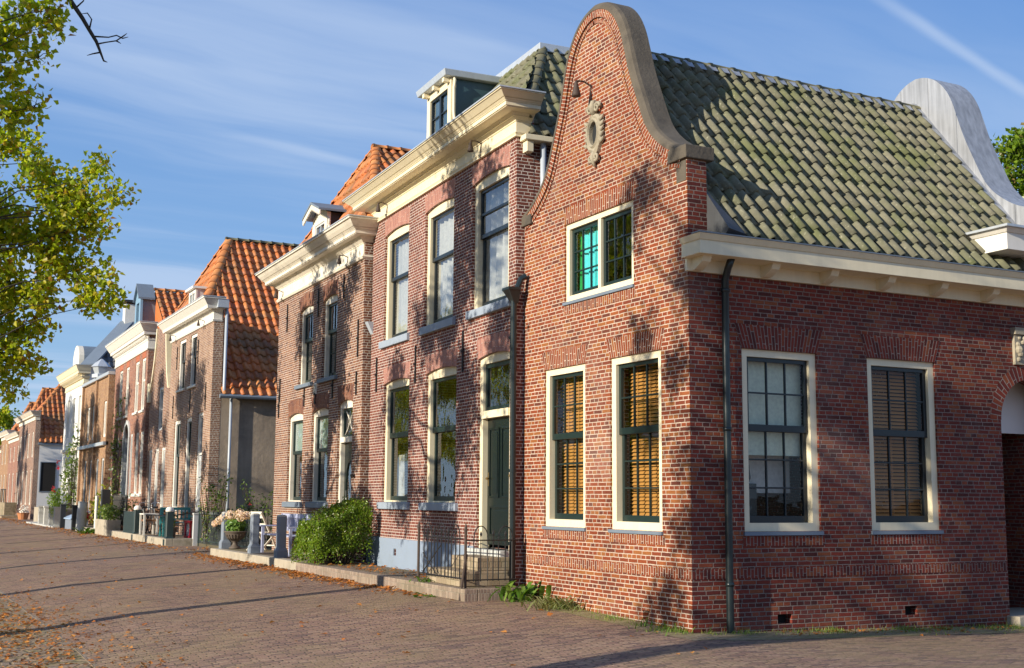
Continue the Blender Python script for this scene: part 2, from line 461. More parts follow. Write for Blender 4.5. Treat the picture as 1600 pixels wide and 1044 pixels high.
# ------------------------------------------------------------------ mesh builder
class MB:
    def __init__(s):
        s.v, s.f, s.uv = [], [], {}

    def vert(s, p):
        s.v.append(tuple(p))
        return len(s.v) - 1

    def face(s, pts, uv=None):
        i = len(s.v)
        s.v += [tuple(p) for p in pts]
        s.f.append(tuple(range(i, i + len(pts))))
        if uv:
            s.uv[len(s.f) - 1] = uv

    def box(s, x0, x1, y0, y1, z0, z1):
        s.hexa([(x0, y0, z0), (x1, y0, z0), (x1, y1, z0), (x0, y1, z0)], [(x0, y0, z1), (x1, y0, z1), (x1, y1, z1), (x0, y1, z1)])

    def hexa(s, a, b):
        i = len(s.v)
        n = len(a)
        s.v += [tuple(p) for p in a] + [tuple(p) for p in b]
        s.f.append(tuple(range(i + n - 1, i - 1, -1)))
        s.f.append(tuple(range(i + n, i + 2 * n)))
        for k in range(n):
            l = (k + 1) % n
            s.f.append((i + k, i + l, i + n + l, i + n + k))

    def boxF(s, F, u0, u1, d0, d1, z0, z1):
        s.hexa([F(u0, d0, z0), F(u1, d0, z0), F(u1, d1, z0), F(u0, d1, z0)], [F(u0, d0, z1), F(u1, d0, z1), F(u1, d1, z1), F(u0, d1, z1)])

    def bar(s, p0, p1, w, h, up=(0, 0, 1)):
        p0, p1 = Vector(p0), Vector(p1)
        t = (p1 - p0).normalized()
        upv = Vector(up)
        if abs(t.dot(upv)) > 0.98:
            upv = Vector((1, 0, 0))
        a = t.cross(upv).normalized() * w / 2
        b = a.cross(t).normalized() * h / 2
        s.hexa([p0 - a - b, p0 + a - b, p0 + a + b, p0 - a + b], [p1 - a - b, p1 + a - b, p1 + a + b, p1 - a + b])

    def tube(s, pts, r, n=8, cap=True):
        pts = [Vector(p) for p in pts]
        rs = r if hasattr(r, '__len__') else [r] * len(pts)
        i0 = len(s.v)
        prev = None
        for k, p in enumerate(pts):
            t = (pts[min(k + 1, len(pts) - 1)] - pts[max(k - 1, 0)])
            t = t.normalized() if t.length > 1e-9 else Vector((0, 0, 1))
            if prev is None:
                a = t.orthogonal().normalized()
            else:
                a = prev - t * prev.dot(t)
                a = a.normalized() if a.length > 1e-6 else t.orthogonal().normalized()
            prev = a
            b = t.cross(a)
            for j in range(n):
                an = 2 * math.pi * j / n
                s.v.append(tuple(p + (a * math.cos(an) + b * math.sin(an)) * rs[k]))
        for k in range(len(pts) - 1):
            for j in range(n):
                l = (j + 1) % n
                s.f.append((i0 + k * n + j, i0 + k * n + l, i0 + (k + 1) * n + l, i0 + (k + 1) * n + j))
        if cap:
            s.f.append(tuple(i0 + j for j in range(n - 1, -1, -1)))
            e = i0 + (len(pts) - 1) * n
            s.f.append(tuple(e + j for j in range(n)))

    def lathe(s, prof, c, n=16):
        i0 = len(s.v)
        for r, z in prof:
            for j in range(n):
                an = 2 * math.pi * j / n
                s.v.append((c[0] + r * math.cos(an), c[1] + r * math.sin(an), c[2] + z))
        for k in range(len(prof) - 1):
            for j in range(n):
                l = (j + 1) % n
                s.f.append((i0 + k * n + j, i0 + k * n + l, i0 + (k + 1) * n + l, i0 + (k + 1) * n + j))
        s.f.append(tuple(i0 + j for j in range(n - 1, -1, -1)))
        e = i0 + (len(prof) - 1) * n
        s.f.append(tuple(e + j for j in range(n)))

    def poly_holes(s, F, outer, holes, d):
        loops = [outer] + holes
        flat = [p for lp in loops for p in lp]
        tris = tessellate_polygon([[Vector((p[0], p[1], 0)) for p in lp] for lp in loops])
        i = len(s.v)
        s.v += [tuple(F(p[0], d, p[1])) for p in flat]
        for t in tris:
            s.f.append(tuple(i + k for k in t))

    def strip(s, F, loop, d0, d1, closed=True):
        n = len(loop)
        for k in range(n if closed else n - 1):
            a, b = loop[k], loop[(k + 1) % n]
            s.face([F(a[0], d0, a[1]), F(b[0], d0, b[1]), F(b[0], d1, b[1]), F(a[0], d1, a[1])])

    def build(s, name, mat, parent=None, smooth=False, bevel=0.0, fix=True, cut=None):
        me = bpy.data.meshes.new(name)
        me.from_pydata(s.v, [], s.f)
        if s.uv:
            ul = me.uv_layers.new(name='UVMap')
            for fi, uvs in s.uv.items():
                pl = me.polygons[fi]
                for li, q in zip(pl.loop_indices, uvs):
                    ul.data[li].uv = q
        if fix or cut:
            bm = bmesh.new()
            bm.from_mesh(me)
            for co, no in (cut or []):
                bmesh.ops.bisect_plane(bm, geom=bm.verts[:] + bm.edges[:] + bm.faces[:], dist=1e-5, plane_co=co, plane_no=no, clear_outer=True)
            if fix:
                bmesh.ops.remove_doubles(bm, verts=bm.verts, dist=1e-5)
                bmesh.ops.recalc_face_normals(bm, faces=bm.faces)
            bm.to_mesh(me)
            bm.free()
        if smooth:
            me.polygons.foreach_set('use_smooth', [True] * len(me.polygons))
        me.materials.append(M[mat] if isinstance(mat, str) else mat)
        o = bpy.data.objects.new(name, me)
        COL.objects.link(o)
        if parent is not None:
            o.parent = parent
        if bevel:
            b = o.modifiers.new('bevel', 'BEVEL')
            b.width = bevel
            b.segments = 2
            b.limit_method = 'ANGLE'
        return o


def tag(o, label=None, cat=None, group=None, kind=None):
    if label:
        o['label'] = label
    if cat:
        o['category'] = cat
    if group:
        o['group'] = group
    if kind:
        o['kind'] = kind
    return o


def thing(name, label, cat, loc=(0, 0, 0), rz=0.0, group=None):
    o = bpy.data.objects.new(name, None)
    o.empty_display_size = 0.3
    COL.objects.link(o)
    o.location = loc
    o.rotation_euler = (0, 0, rz)
    return tag(o, label, cat, group)


def dup(o, loc, rz=0.0, label=None, scale=None):
    r = o.copy()
    COL.objects.link(r)
    r.location = loc
    r.rotation_euler = (0, 0, rz)
    if scale:
        r.scale = (scale, scale, scale)
    if label:
        r['label'] = label
    for ch in list(o.children):
        c = ch.copy()
        COL.objects.link(c)
        c.parent = r
        for gch in list(ch.children):
            e = gch.copy()
            COL.objects.link(e)
            e.parent = c
    return r


FRONT = lambda u, d, z: (-d, u, z)        # facade towards the street: u runs away along it, d outwards
SIDE = lambda u, d, z: (u, -d, z)         # flank towards the camera: u runs inwards from the street


def arc_outline(u0, u1, z0, z1, rise=0.0, n=10):
    if rise <= 0:
        return [(u0, z0), (u1, z0), (u1, z1), (u0, z1)]
    p = [(u0, z0), (u1, z0)]
    c = (u0 + u1) / 2
    h = (u1 - u0) / 2
    for k in range(n + 1):
        t = 1 - 2 * k / n
        p.append((c + h * t, z1 - rise + rise * (1 - t * t)))
    return p


def wall(H, F, name, mat, outer, holes, th=0.3, reveal=None, d=0.0):
    m = MB()
    hs = [arc_outline(*h) if not isinstance(h, list) else h for h in holes]
    m.poly_holes(F, outer, hs, d)
    m.strip(F, outer, d, d - th)
    for h in hs:
        m.strip(F, h, d, d - (reveal or th))
    m.poly_holes(F, outer, hs, d - th)
    return m.build(name, mat, H)


def lintel(H, F, u0, u1, z1, rise, h, mat, splay=0.10, d=0.003, name='brick_arch'):
    # fan of standing bricks over an opening
    m = MB()
    n = max(6, int(round((u1 - u0 + 2 * splay) / 0.058)))
    c, hw = (u0 + u1) / 2, (u1 - u0) / 2
    for k in range(n):
        t0, t1 = 2 * k / n - 1, 2 * (k + 1) / n - 1
        def pt(t, top):
            zl = z1 - rise * t * t
            return (c + t * (hw + (splay if top else 0.0)), zl + h if not top else z1 - rise * 0.6 * t * t + h) if top else (c + t * hw, zl)
        a0, a1, b1, b0 = pt(t0, 0), pt(t1, 0), pt(t1, 1), pt(t0, 1)
        w = 0.0555
        uvs = [(0.0, k * w), (0.0, (k + 1) * w), (h, (k + 1) * w), (h, k * w)]
        m.face([F(p[0], d, p[1]) for p in (a0, a1, b1, b0)], uvs)
    lo = [(c + (2 * k / n - 1) * hw, z1 - rise * (2 * k / n - 1) ** 2) for k in range(n + 1)]
    hi = [(c + (2 * k / n - 1) * (hw + splay), z1 - rise * .6 * (2 * k / n - 1) ** 2 + h) for k in range(n, -1, -1)]
    m.strip(F, lo + hi, d, d - 0.01)
    return m.build(name, mat, H, fix=False)


def soldier(H, F, u0, u1, z0, z1, mat, name='brick_band', d=0.004):
    m = MB()
    h = z1 - z0
    m.face([F(u0, d, z0), F(u1, d, z0), F(u1, d, z1), F(u0, d, z1)], [(0.005, u0), (0.005, u1), (0.005 + 0.2, u1), (0.005 + 0.2, u0)])
    m.strip(F, [(u0, z0), (u1, z0), (u1, z1), (u0, z1)], d, d - 0.01)
    return m.build(name, mat, H, fix=False)


def sash(F, W_, u0, u1, z0, z1, cols, rows, d, mat, sw=0.05, bot=None, top=None, name='sash', mw=0.022):
    m = MB()
    bot = bot or sw
    top = top or sw
    th = 0.045
    m.boxF(F, u0, u0 + sw, d - th, d, z0, z1)
    m.boxF(F, u1 - sw, u1, d - th, d, z0, z1)
    m.boxF(F, u0 + sw, u1 - sw, d - th, d + .001, z0, z0 + bot)
    m.boxF(F, u0 + sw, u1 - sw, d - th, d + .001, z1 - top, z1)
    for k in range(1, cols):
        x = u0 + sw + (u1 - u0 - 2 * sw) * k / cols
        m.boxF(F, x - mw / 2, x + mw / 2, d - th + .008, d - .006, z0 + bot, z1 - top)
    for k in range(1, rows):
        z = z0 + bot + (z1 - z0 - bot - top) * k / rows
        m.boxF(F, u0 + sw, u1 - sw, d - th + .01, d - .004, z - mw / 2, z + mw / 2)
    return m.build(name, mat, W_, bevel=0.004)


def pane(F, W_, rects, mat='glass'):
    m = MB()
    for (u0, u1, z0, z1, d) in rects:
        m.face([F(u0, d, z0), F(u1, d, z0), F(u1, d, z1), F(u0, d, z1)])
    return m.build('pane', mat, W_, fix=False)


def curtain(F, W_, u0, u1, z0, z1, d, mat, name='curtain', waves=6, amp=0.03, seed=0):
    m = MB()
    rnd = random.Random(seed)
    n = 48
    ph = rnd.random() * 6
    fr = rnd.uniform(.8, 1.2)
    top, bot = [], []
    for k in range(n + 1):
        t = k / n
        dd = d + amp * math.sin(t * waves * 2 * math.pi * fr + ph) + amp * .5 * math.sin(t * waves * 4.3 * math.pi + 2 * ph)
        top.append(F(u0 + (u1 - u0) * t, dd * .6 + d * .4, z1))
        bot.append(F(u0 + (u1 - u0) * t, dd, z0))
    i = len(m.v)
    m.v += top + bot
    for k in range(n):
        m.f.append((i + n + 1 + k, i + n + 2 + k, i + k + 1, i + k))
    return m.build(name, mat, W_, smooth=True, fix=False)


def slats(F, W_, u0, u1, z0, z1, d, mat='slat', pitch=0.05):
    m = MB()
    z = z0
    k = 0
    while z < z1:
        m.hexa([F(u0, d - .014, z + .018), F(u1, d - .014, z + .018), F(u1, d - .016, z + .021), F(u0, d - .016, z + .021)],
               [F(u0, d + .016, z - .018), F(u1, d + .016, z - .018), F(u1, d + .014, z - .015), F(u0, d + .014, z - .015)])
        z += pitch
    for t in (.2, .5, .8):
        x = u0 + (u1 - u0) * t
        m.boxF(F, x - .006, x + .006, d + .017, d + .019, z0, z1)
    return m.build('blind', mat, W_, fix=False)


def window(H, F, u0, u1, z0, z1, rise=0.0, fw=0.10, fd=-0.03, fdepth=0.13, fmat='cream', smat='sash', split=None, up=(1, 1), lo=(1, 1),
           sill=None, sillmat='bluegrey', label=None, glass='glass', sw=0.055, fbot=None, bars=(), name='window', meet=0.09, mullion=None):
    """frame is the part; sashes, pane, sill are its sub-parts"""
    fbot = fw if fbot is None else fbot
    out = arc_outline(u0, u1, z0, z1, rise)
    iu0, iu1, iz0, iz1 = u0 + fw, u1 - fw, z0 + fbot, z1 - rise - fw * 0.9
    if rise > 0:
        n = len(out) - 3
        inn = [(iu0, iz0), (iu1, iz0)] + [(iu1 + (iu0 - iu1) * k / n, iz1) for k in range(n + 1)]
    else:
        inn = [(iu0, iz0), (iu1, iz0), (iu1, iz1), (iu0, iz1)]
    m = MB()
    n = len(out)
    for k in range(n):
        l = (k + 1) % n
        m.face([F(out[k][0], fd, out[k][1]), F(out[l][0], fd, out[l][1]), F(inn[l][0], fd, inn[l][1]), F(inn[k][0], fd, inn[k][1])])
    m.strip(F, out, fd, fd - fdepth)
    m.strip(F, inn, fd, fd - fdepth)
    if mullion:
        for mu in mullion:
            m.boxF(F, mu - fw * .42, mu + fw * .42, fd - fdepth, fd - .004, iz0, iz1)
    if split:
        zs = iz0 + (iz1 - iz0) * split
    for b in bars:
        m.boxF(F, iu0, iu1, fd - fdepth, fd - .02, b - .035, b + .035)
    W_ = m.build(name, fmat, H)
    if label:
        W_['label'] = label
    d_hi, d_lo = fd - 0.045, fd - 0.085
    rects = []
    if mullion:
        xs = [iu0] + [v for mu in mullion for v in (mu - fw * .42, mu + fw * .42)] + [iu1]
        for k in range(0, len(xs), 2):
            sash(F, W_, xs[k], xs[k + 1], iz0, iz1, up[0], up[1], d_hi, smat, sw)
            rects.append((xs[k] + .01, xs[k + 1] - .01, iz0 + .01, iz1 - .01, d_hi - .025))
    elif split:
        sash(F, W_, iu0, iu1, zs - meet * .5, iz1, up[0], up[1], d_hi, smat, sw, bot=meet)
        sash(F, W_, iu0 + .012, iu1 - .012, iz0, zs + .01, lo[0], lo[1], d_lo, smat, sw, bot=.085)
        rects += [(iu0 + .01, iu1 - .01, zs, iz1 - .01, d_hi - .025), (iu0 + .02, iu1 - .02, iz0 + .01, zs, d_lo - .025)]
    else:
        sash(F, W_, iu0, iu1, iz0, iz1, up[0], up[1], d_hi, smat, sw)
        rects.append((iu0 + .01, iu1 - .01, iz0 + .01, iz1 - .01, d_hi - .025))
    pane(F, W_, rects, glass)
    if sill:
        sm = MB()
        so, st, sd = sill
        sm.hexa([F(u0 - so, -0.05, z0 - st), F(u1 + so, -0.05, z0 - st), F(u1 + so, sd, z0 - st), F(u0 - so, sd, z0 - st)],
                [F(u0 - so, -0.05, z0 + .004), F(u1 + so, -0.05, z0 + .004), F(u1 + so, sd, z0 - .012), F(u0 - so, sd, z0 - .012)])
        sm.build('sill', sillmat, W_, bevel=0.006)
    return W_, (iu0, iu1, iz0, iz1)


def cornice(H, F, layers, u0, u1, mat, name='cornice', right=True, left=True, zinc=True):
    """stack of mouldings with mitred returns; layer = (d_bottom, d_top, z0, z1)"""
    m = MB()
    for db, dt, z0, z1 in layers:
        rb, rt = (db, dt) if right else (0, 0)
        lb, lt = (db, dt) if left else (0, 0)
        m.hexa([F(u0 - rb, db, z0), F(u1 + lb, db, z0), F(u1 + lb, -.25, z0), F(u0 - rb, -.25, z0)],
               [F(u0 - rt, dt, z1), F(u1 + lt, dt, z1), F(u1 + lt, -.25, z1), F(u0 - rt, -.25, z1)])
    o = m.build(name, mat, H, bevel=0.004)
    if zinc:
        db, dt, z0, z1 = layers[-1]
        z = MB()
        r, l = (dt + .02 if right else 0), (dt + .02 if left else 0)
        z.boxF(F, u0 - r, u1 + l, -.25, dt + .02, z1 + .001, z1 + .022)
        z.build('zinc_edge', 'zinc', o)
    return o


def facade_lamp(H, F, u, z, d=0.05, s=1.0):
    m = MB()
    m.tube([F(u, d, z + .10 * s), F(u, d + .10 * s, z + .14 * s), F(u, d + .20 * s, z + .13 * s)], .010 * s, 6)
    m.tube([F(u, d, z + .12 * s), F(u, d + .02, z - .02 * s), F(u - .02, d + .03, z - .16 * s)], .008 * s, 5)
    o = m.build('facade_lamp', 'rust', H)
    c = MB()
    x, y, zz_ = F(u, d + .20 * s, z)
    c.lathe([(.012 * s, .13 * s), (.022 * s, .10 * s), (.03 * s, .06 * s), (.05 * s, -.02 * s), (.055 * s, -.055 * s), (.04 * s, -.06 * s)][::-1], (x, y, zz_), 10)
    c.build('lamp_shade', 'rust', o, smooth=True)
    return o


def anchor(H, F, u, z0, z1):
    m = MB()
    m.boxF(F, u - .018, u + .018, .005, .03, z0, z1)
    m.boxF(F, u - .03, u + .03, .02, .05, (z0 + z1) / 2 - .02, (z0 + z1) / 2 + .02)
    m.build('wall_anchor', 'iron', H)


def pantiles(m, O, U, V, N, nu, nv, tw, th, test, amp=0.035, seg=8, seed=1):
    """real pantiles, one island each, on a slope with origin O, U along the eave, V up the slope"""
    rnd = random.Random(seed)
    O, U, V, N = Vector(O), Vector(U), Vector(V), Vector(N)
    for j in range(nv[0], nv[1]):
        for i in range(nu[0], nu[1]):
            if not test((i + .5) * tw, (j + .5) * th):
                continue
            du, dv, dn = rnd.uniform(-.008, .008), rnd.uniform(-.012, .012), rnd.uniform(-.005, .005)
            tl = rnd.uniform(-.008, .008)
            rows = []
            for (v, lift) in ((j * th - .05 + dv, .046), ((j + .55) * th, .022), ((j + 1) * th, .0)):
                r = []
                for k in range(seg + 1):
                    t = k / seg
                    h = amp * max(0.0, math.sin(math.pi * t / .55)) ** .9 if t < .55 else -.12 * amp * math.sin(math.pi * (t - .55) / .45)
                    r.append(O + U * ((i + t * 1.05) * tw + du) + V * v + N * (h + lift + dn + tl * (t - .5)))
                rows.append(r)
            i0 = len(m.v)
            lip = [p - N * .032 for p in rows[0]]
            for r in [lip] + rows:
                m.v += [tuple(p) for p in r]
            s1 = seg + 1
            for a in range(3):
                for k in range(seg):
                    b = i0 + a * s1 + k
                    m.f.append((b, b + 1, b + s1 + 1, b + s1))


def slope_frame(p0, p1, p2):
    """eave p0->p1 and a third point up the slope"""
    p0, p1, p2 = Vector(p0), Vector(p1), Vector(p2)
    U = (p1 - p0).normalized()
    N = U.cross(p2 - p0).normalized()
    if N.z < 0:
        N = -N
    V = N.cross(U).normalized()
    if V.z < 0:
        V = -V
    return p0, U, V, N


def inside(poly):
    def t(x, y):
        c = False
        n = len(poly)
        for i in range(n):
            x0, y0 = poly[i]
            x1, y1 = poly[(i + 1) % n]
            if (y0 > y) != (y1 > y) and x < (x1 - x0) * (y - y0) / (y1 - y0) + x0:
                c = not c
        return c
    return t


def tiled_face(H, pts, mat, tw=.24, th=.33, cuts=None, seed=1, amp=.035, name='roof_tiles', seg=8, grow=.2):
    """pts: polygon of the face, the first two are its eave"""
    O, U, V, N = slope_frame(pts[0], pts[1], pts[2])
    poly = [((Vector(p) - O).dot(U), (Vector(p) - O).dot(V)) for p in pts]
    us, vs = [p[0] for p in poly], [p[1] for p in poly]
    c = (sum(us) / len(us), sum(vs) / len(vs))
    gp = [(p[0] + (grow if p[0] > c[0] else -grow) * 1.0, p[1] + (grow if p[1] > c[1] else 0)) for p in poly]
    m = MB()
    pantiles(m, O, U, V, N, (int(min(us) / tw) - 1, int(max(us) / tw) + 2), (0, int(max(vs) / th) + 1), tw, th, inside(gp), amp, seg, seed)
    # cut along every edge but the eave
    cut = []
    cen = sum((Vector(p) for p in pts), Vector()) / len(pts)
    for k in range(1, len(pts)):
        a, b = Vector(pts[k]), Vector(pts[(k + 1) % len(pts)])
        no = (b - a).cross(N).normalized()
        if no.dot(cen - a) > 0:
            no = -no
        cut.append((a, no))
    bm_under = MB()
    bm_under.face([Vector(p) - N * .03 for p in pts])
    o = m.build(name, mat, H, smooth=True, fix=False, cut=cut)
    bm_under.build('roof_light_stop', 'dark', H, fix=False)  # dark sheet added under the tiles to stop light
    return o


def ridge_tiles(H, p0, p1, mat, r=.11, L=.36, name='ridge_tiles', squash=.8):
    m = MB()
    p0, p1 = Vector(p0), Vector(p1)
    t = (p1 - p0)
    n = max(1, int(round(t.length / L)))
    tn = t.normalized()
    side = tn.cross(Vector((0, 0, 1))).normalized()
    up = side.cross(tn).normalized()
    if up.z < 0:
        up = -up
    for k in range(n):
        a, b = p0 + t * (k / n) - tn * .03, p0 + t * ((k + 1) / n) + tn * .03
        rings = []
        for q, rr in ((a, r * 1.0), (a + tn * .05, r * 1.08), (a + tn * .07, r * .95), (b, r * .86)):
            rings.append([q + side * (rr * math.cos(math.pi * j / 8)) + up * (rr * squash * math.sin(math.pi * j / 8) - .02) for j in range(9)])
        i0 = len(m.v)
        for rg in rings:
            m.v += [tuple(p) for p in rg]
        for a_ in range(3):
            for j in range(8):
                q = i0 + a_ * 9 + j
                m.f.append((q, q + 1, q + 10, q + 9))
        m.f.append(tuple(i0 + j for j in range(9)))
        m.f.append(tuple(i0 + 27 + j for j in range(8, -1, -1)))
    return m.build(name, mat, H, smooth=True, fix=False)


def leaf_quad(m, p, nrm, size, rnd, asp=.75):
    n = Vector(nrm).normalized()
    a = n.orthogonal().normalized()
    a.rotate(Matrix.Rotation(rnd.random() * 6.283, 3, n))
    b = n.cross(a)
    L, w = size, size * asp
    fold = n * (size * .12)
    i = len(m.v)
    m.v += [tuple(p), tuple(p + a * L * .35 + b * w * .5 + fold), tuple(p + a * L), tuple(p + a * L * .35 - b * w * .5 + fold)]
    m.f.append((i, i + 1, i + 2))
    m.f.append((i, i + 2, i + 3))


def rv(rnd):
    while True:
        v = Vector((rnd.uniform(-1, 1), rnd.uniform(-1, 1), rnd.uniform(-1, 1)))
        if 0.01 < v.length < 1:
            return v


def leafblob(m, c, r, n, size, rnd, shell=.5, flat=0.3):
    c = Vector(c)
    for _ in range(n):
        v = rv(rnd)
        v = v.normalized() * (v.length ** shell)
        p = c + Vector((v.x * r[0], v.y * r[1], v.z * r[2]))
        nn = v.normalized() * .6 + rv(rnd) * .8 + Vector((-.2, 0, flat))
        leaf_quad(m, p, nn, size * rnd.uniform(.65, 1.25), rnd)


# ------------------------------------------------------------------ ground
def interp(x, pts):
    if x <= pts[0][0]:
        return pts[0][1]
    for (a, b), (c, d) in zip(pts, pts[1:]):
        if x <= c:
            return b + (d - b) * (x - a) / (c - a)
    return pts[-1][1]


def gz(x, y):
    z = interp(x, [(-9, -.50), (-8, -.46), (-7.3, -.43), (-6.6, -.38), (-5.3, -.24), (-3.5, -.13), (-1.2, 0.0)])
    z += interp(y, [(-30, -.05), (-3, -.03), (0, 0.0), (4.4, .12), (8, .11)])
    if x > 0:
        z -= .023 * min(x, 9) * max(0.0, min(1.0, (3 - y) / 3))
    return z


def sheet(name, xs, ys, mat, dz, label=None, test=None):
    m = MB()
    idx = {}
    for i, x in enumerate(xs):
        for j, y in enumerate(ys):
            idx[i, j] = m.vert((x, y, gz(x, y) + dz))
    for i in range(len(xs) - 1):
        for j in range(len(ys) - 1):
            if test is None or test((xs[i] + xs[i + 1]) / 2, (ys[j] + ys[j + 1]) / 2):
                m.f.append((idx[i, j], idx[i + 1, j], idx[i + 1, j + 1], idx[i, j + 1]))
    o = m.build(name, mat, smooth=True, fix=False)
    tag(o, kind='structure')
    return o


def frange(a, b, s):
    n = int(round((b - a) / s))
    return [a + (b - a) * k / n for k in range(n + 1)]


M['strip'] = brickmat('mossy_strip_paving', [(.34, .25, .17), (.29, .21, .14), (.38, .29, .20)], (.17, .15, .07), bw=0.2, bh=0.07, mw=0.014, src='ground', bond='run', bump=0.01, moss=((.24, .25, .07), .8))
M['earth'] = plain('earth', (.10, .085, .05), 0.95, 0.3, 0.6)
gm = MB()
gm.face([(-900, -900, -.75), (900, -900, -.75), (900, 900, -.75), (-900, 900, -.75)])
tag(gm.build('ground', 'earth', fix=False), kind='structure')
ROADX = -6.55
sheet('road', [ROADX, -6.0, -5.3, -4.4, -3.5, -2.4, -1.2, -.6, 0, 1.5, 3, 6, 9, 14, 25], [-40, -30, -20, -12, -8, -5, -3, -2, -1, 0, 1, 2, 3, 4.4, 6, 8, 12, 20, 40, 70, 110, 200], 'road', 0.0)


def cobblemat():
    m, g, p = newmat('quay_cobbles')
    oc = g.node('ShaderNodeTexCoord', out=3)
    x, y, z = g.sep(oc)
    v = g.xyz(x, g.m('MULTIPLY', y, 1.25), 0)
    vo = g.n.new('ShaderNodeTexVoronoi')
    vo.feature = 'F1'
    g.put(vo.inputs['Vector'], v)
    vo.inputs['Scale'].default_value = 4.5
    vd = g.node('ShaderNodeTexVoronoi', {'Vector': v, 'Scale': 4.5}, out='Distance', feature='DISTANCE_TO_EDGE')
    stone = g.ramp(g.sep(vo.outputs['Color'])[0], [(0, (.27, .18, .12)), (.4, (.33, .23, .155)), (.7, (.24, .18, .135)), (1, (.37, .25, .165))])
    gap = g.step(vd, .02, .10)
    c = g.mix(gap, (.20, .145, .075), stone)
    n = g.noise(oc, 1.6, 6, .7)
    c = g.mix(g.m('MULTIPLY', g.step(n, .5, .68), .8), c, (.22, .21, .07))
    c = g.mix(1.0, c, g.m('MULTIPLY_ADD', g.noise(oc, 30, 4), .9, .55), 'MULTIPLY')
    g.put(p.inputs['Base Color'], c)
    p.inputs['Roughness'].default_value = .85
    b = g.node('ShaderNodeBump', {'Height': g.m('ADD', gap, g.m('MULTIPLY', g.noise(oc, 20, 4), .5)), 'Strength': .9, 'Distance': .02})
    g.put(p.inputs['Normal'], b)
    return m


M['cobble'] = cobblemat()
sheet('quay', [-40, -20, -14, -10, -9, -8, -7.3, -6.9, ROADX], [-40, -20, -10, -5, 0, 4.4, 8, 12, 20, 40, 80, 200], 'cobble', 0.0)
km = MB()
for k in range(60):
    y = -14 + k * 1.5
    km.hexa([(ROADX - .02, y, gz(ROADX, y) - .1), (ROADX + .10, y, gz(ROADX, y) - .1), (ROADX + .10, y + 1.48, gz(ROADX, y + 1.5) - .1), (ROADX - .02, y + 1.48, gz(ROADX, y + 1.5) - .1)],
            [(ROADX - .02, y, gz(ROADX, y) + .004), (ROADX + .10, y, gz(ROADX, y) + .004), (ROADX + .10, y + 1.48, gz(ROADX, y + 1.5) + .004), (ROADX - .02, y + 1.48, gz(ROADX, y + 1.5) + .004)])
tag(km.build('gutter_stones', 'kerbbrick'), kind='structure')


# raised stoops in front of the houses
def stoop(name, x0, x1, y0, y1, z1, kerb, top, wd=.22):
    a = MB()
    a.box(x0 + wd, x1, y0 + wd, y1 - .02, -.3, z1 - .004)
    o = a.build(name, top)
    tag(o, kind='structure')
    k = MB()
    k.box(x0, x0 + wd, y0, y1, -.4, z1)
    k.box(x0 + wd + .001, x1, y0, y0 + wd, -.4, z1 - .002)
    tag(k.build(name + '_kerb', kerb, o, bevel=.012), kind='structure')
    return o


stoop('brick_stoop', -1.16, -.02, 4.02, 12.1, .285, 'kerbbrick', 'pave')
stoop('stone_stoop', -1.10, .02, 12.13, 19.5, .29, 'conc', 'pave')
stoop('corner_stoop', -.95, .3, 25.7, 35.5, .33, 'conc', 'pave')
stoop('far_stoop', -.9, .3, 36.2, 52.0, .30, 'conc', 'pave')
yard = MB()
yard.box(.0, 9, 18.6, 25.7, -.2, .2)
tag(yard.build('yard', 'earth'), kind='structure')

sheet('wall_strip', [-.02, .6, 1.5, 3, 5, 7.6], [-.8, -.4, 0.0], 'strip', .004)
sheet('gable_strip', [-.42, -.2, 0.0], [-.62, 0, 1.5, 3.0, 4.0], 'strip', .004)
# ------------------------------------------------------------------ corner house
H1 = thing('corner_house', 'red brick corner house with bell-shaped gable and mossy grey tiled roof', 'house')
GP = [(0, 8.66), (.2, 8.63), (.42, 8.52), (.61, 8.33), (.75, 8.08), (.84, 7.8), (.97, 7.4), (1.15, 7.0), (1.33, 6.6), (1.5, 6.38), (1.72, 6.2), (1.95, 6.06), (2.17, 5.99)]


def smooth_curve(p, n=3):
    for _ in range(n):
        q = [p[0]]
        for a, b in zip(p, p[1:]):
            q += [(a[0] * .75 + b[0] * .25, a[1] * .75 + b[1] * .25), (a[0] * .25 + b[0] * .75, a[1] * .25 + b[1] * .75)]
        q.append(p[-1])
        p = q
    return p


GP2 = smooth_curve(GP, 2)
GC = 2.25
curve = [(GC - a, z) for a, z in reversed(GP2)] + [(GC + a, z) for a, z in GP2[1:]]   # from the corner shoulder over the top
front_out = [(4.42, -.3), (0.0, -.3)][::-1] + []
outer = [(0.0, -.3), (0.0, 5.98)] + curve[1:-1] + [(4.40, 5.98), (4.40, -.3)]
fholes = [(.62, 1.86, 1.2, 3.52), (2.53, 3.73, 1.2, 3.52), (1.25, 3.12, 4.47, 5.64), (.93, 1.08, .07, .19)]
wall(H1, FRONT, 'front_wall', 'b1', outer, fholes, th=.30)
AX0, AX1, ASP, ATP = 5.42, 6.64, 2.76, 3.37
arch = [(AX0, -.3), (AX1, -.3)] + [((AX0 + AX1) / 2 + .61 * math.cos(math.pi * k / 16), ASP + .61 * math.sin(math.pi * k / 16)) for k in range(17)]
sholes = [(.81, 2.04, 1.21, 3.52), (2.91, 4.16, 1.21, 3.52), (1.30, 1.53, .06, .18), (3.45, 3.67, .09, .21), arch]
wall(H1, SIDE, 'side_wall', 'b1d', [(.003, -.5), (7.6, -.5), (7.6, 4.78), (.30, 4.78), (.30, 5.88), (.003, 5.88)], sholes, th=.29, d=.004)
m = MB()
m.box(.3, 7.6, 4.30, 4.38, -.3, 5.0)
m.box(7.3, 7.6, .3, 4.3, -.3, 5.0)
m.build('rear_wall', 'room', H1)
m = MB()
m.box(.31, 7.3, .31, 4.29, -.28, -.20)
m.build('floor', 'room', H1)
m = MB()
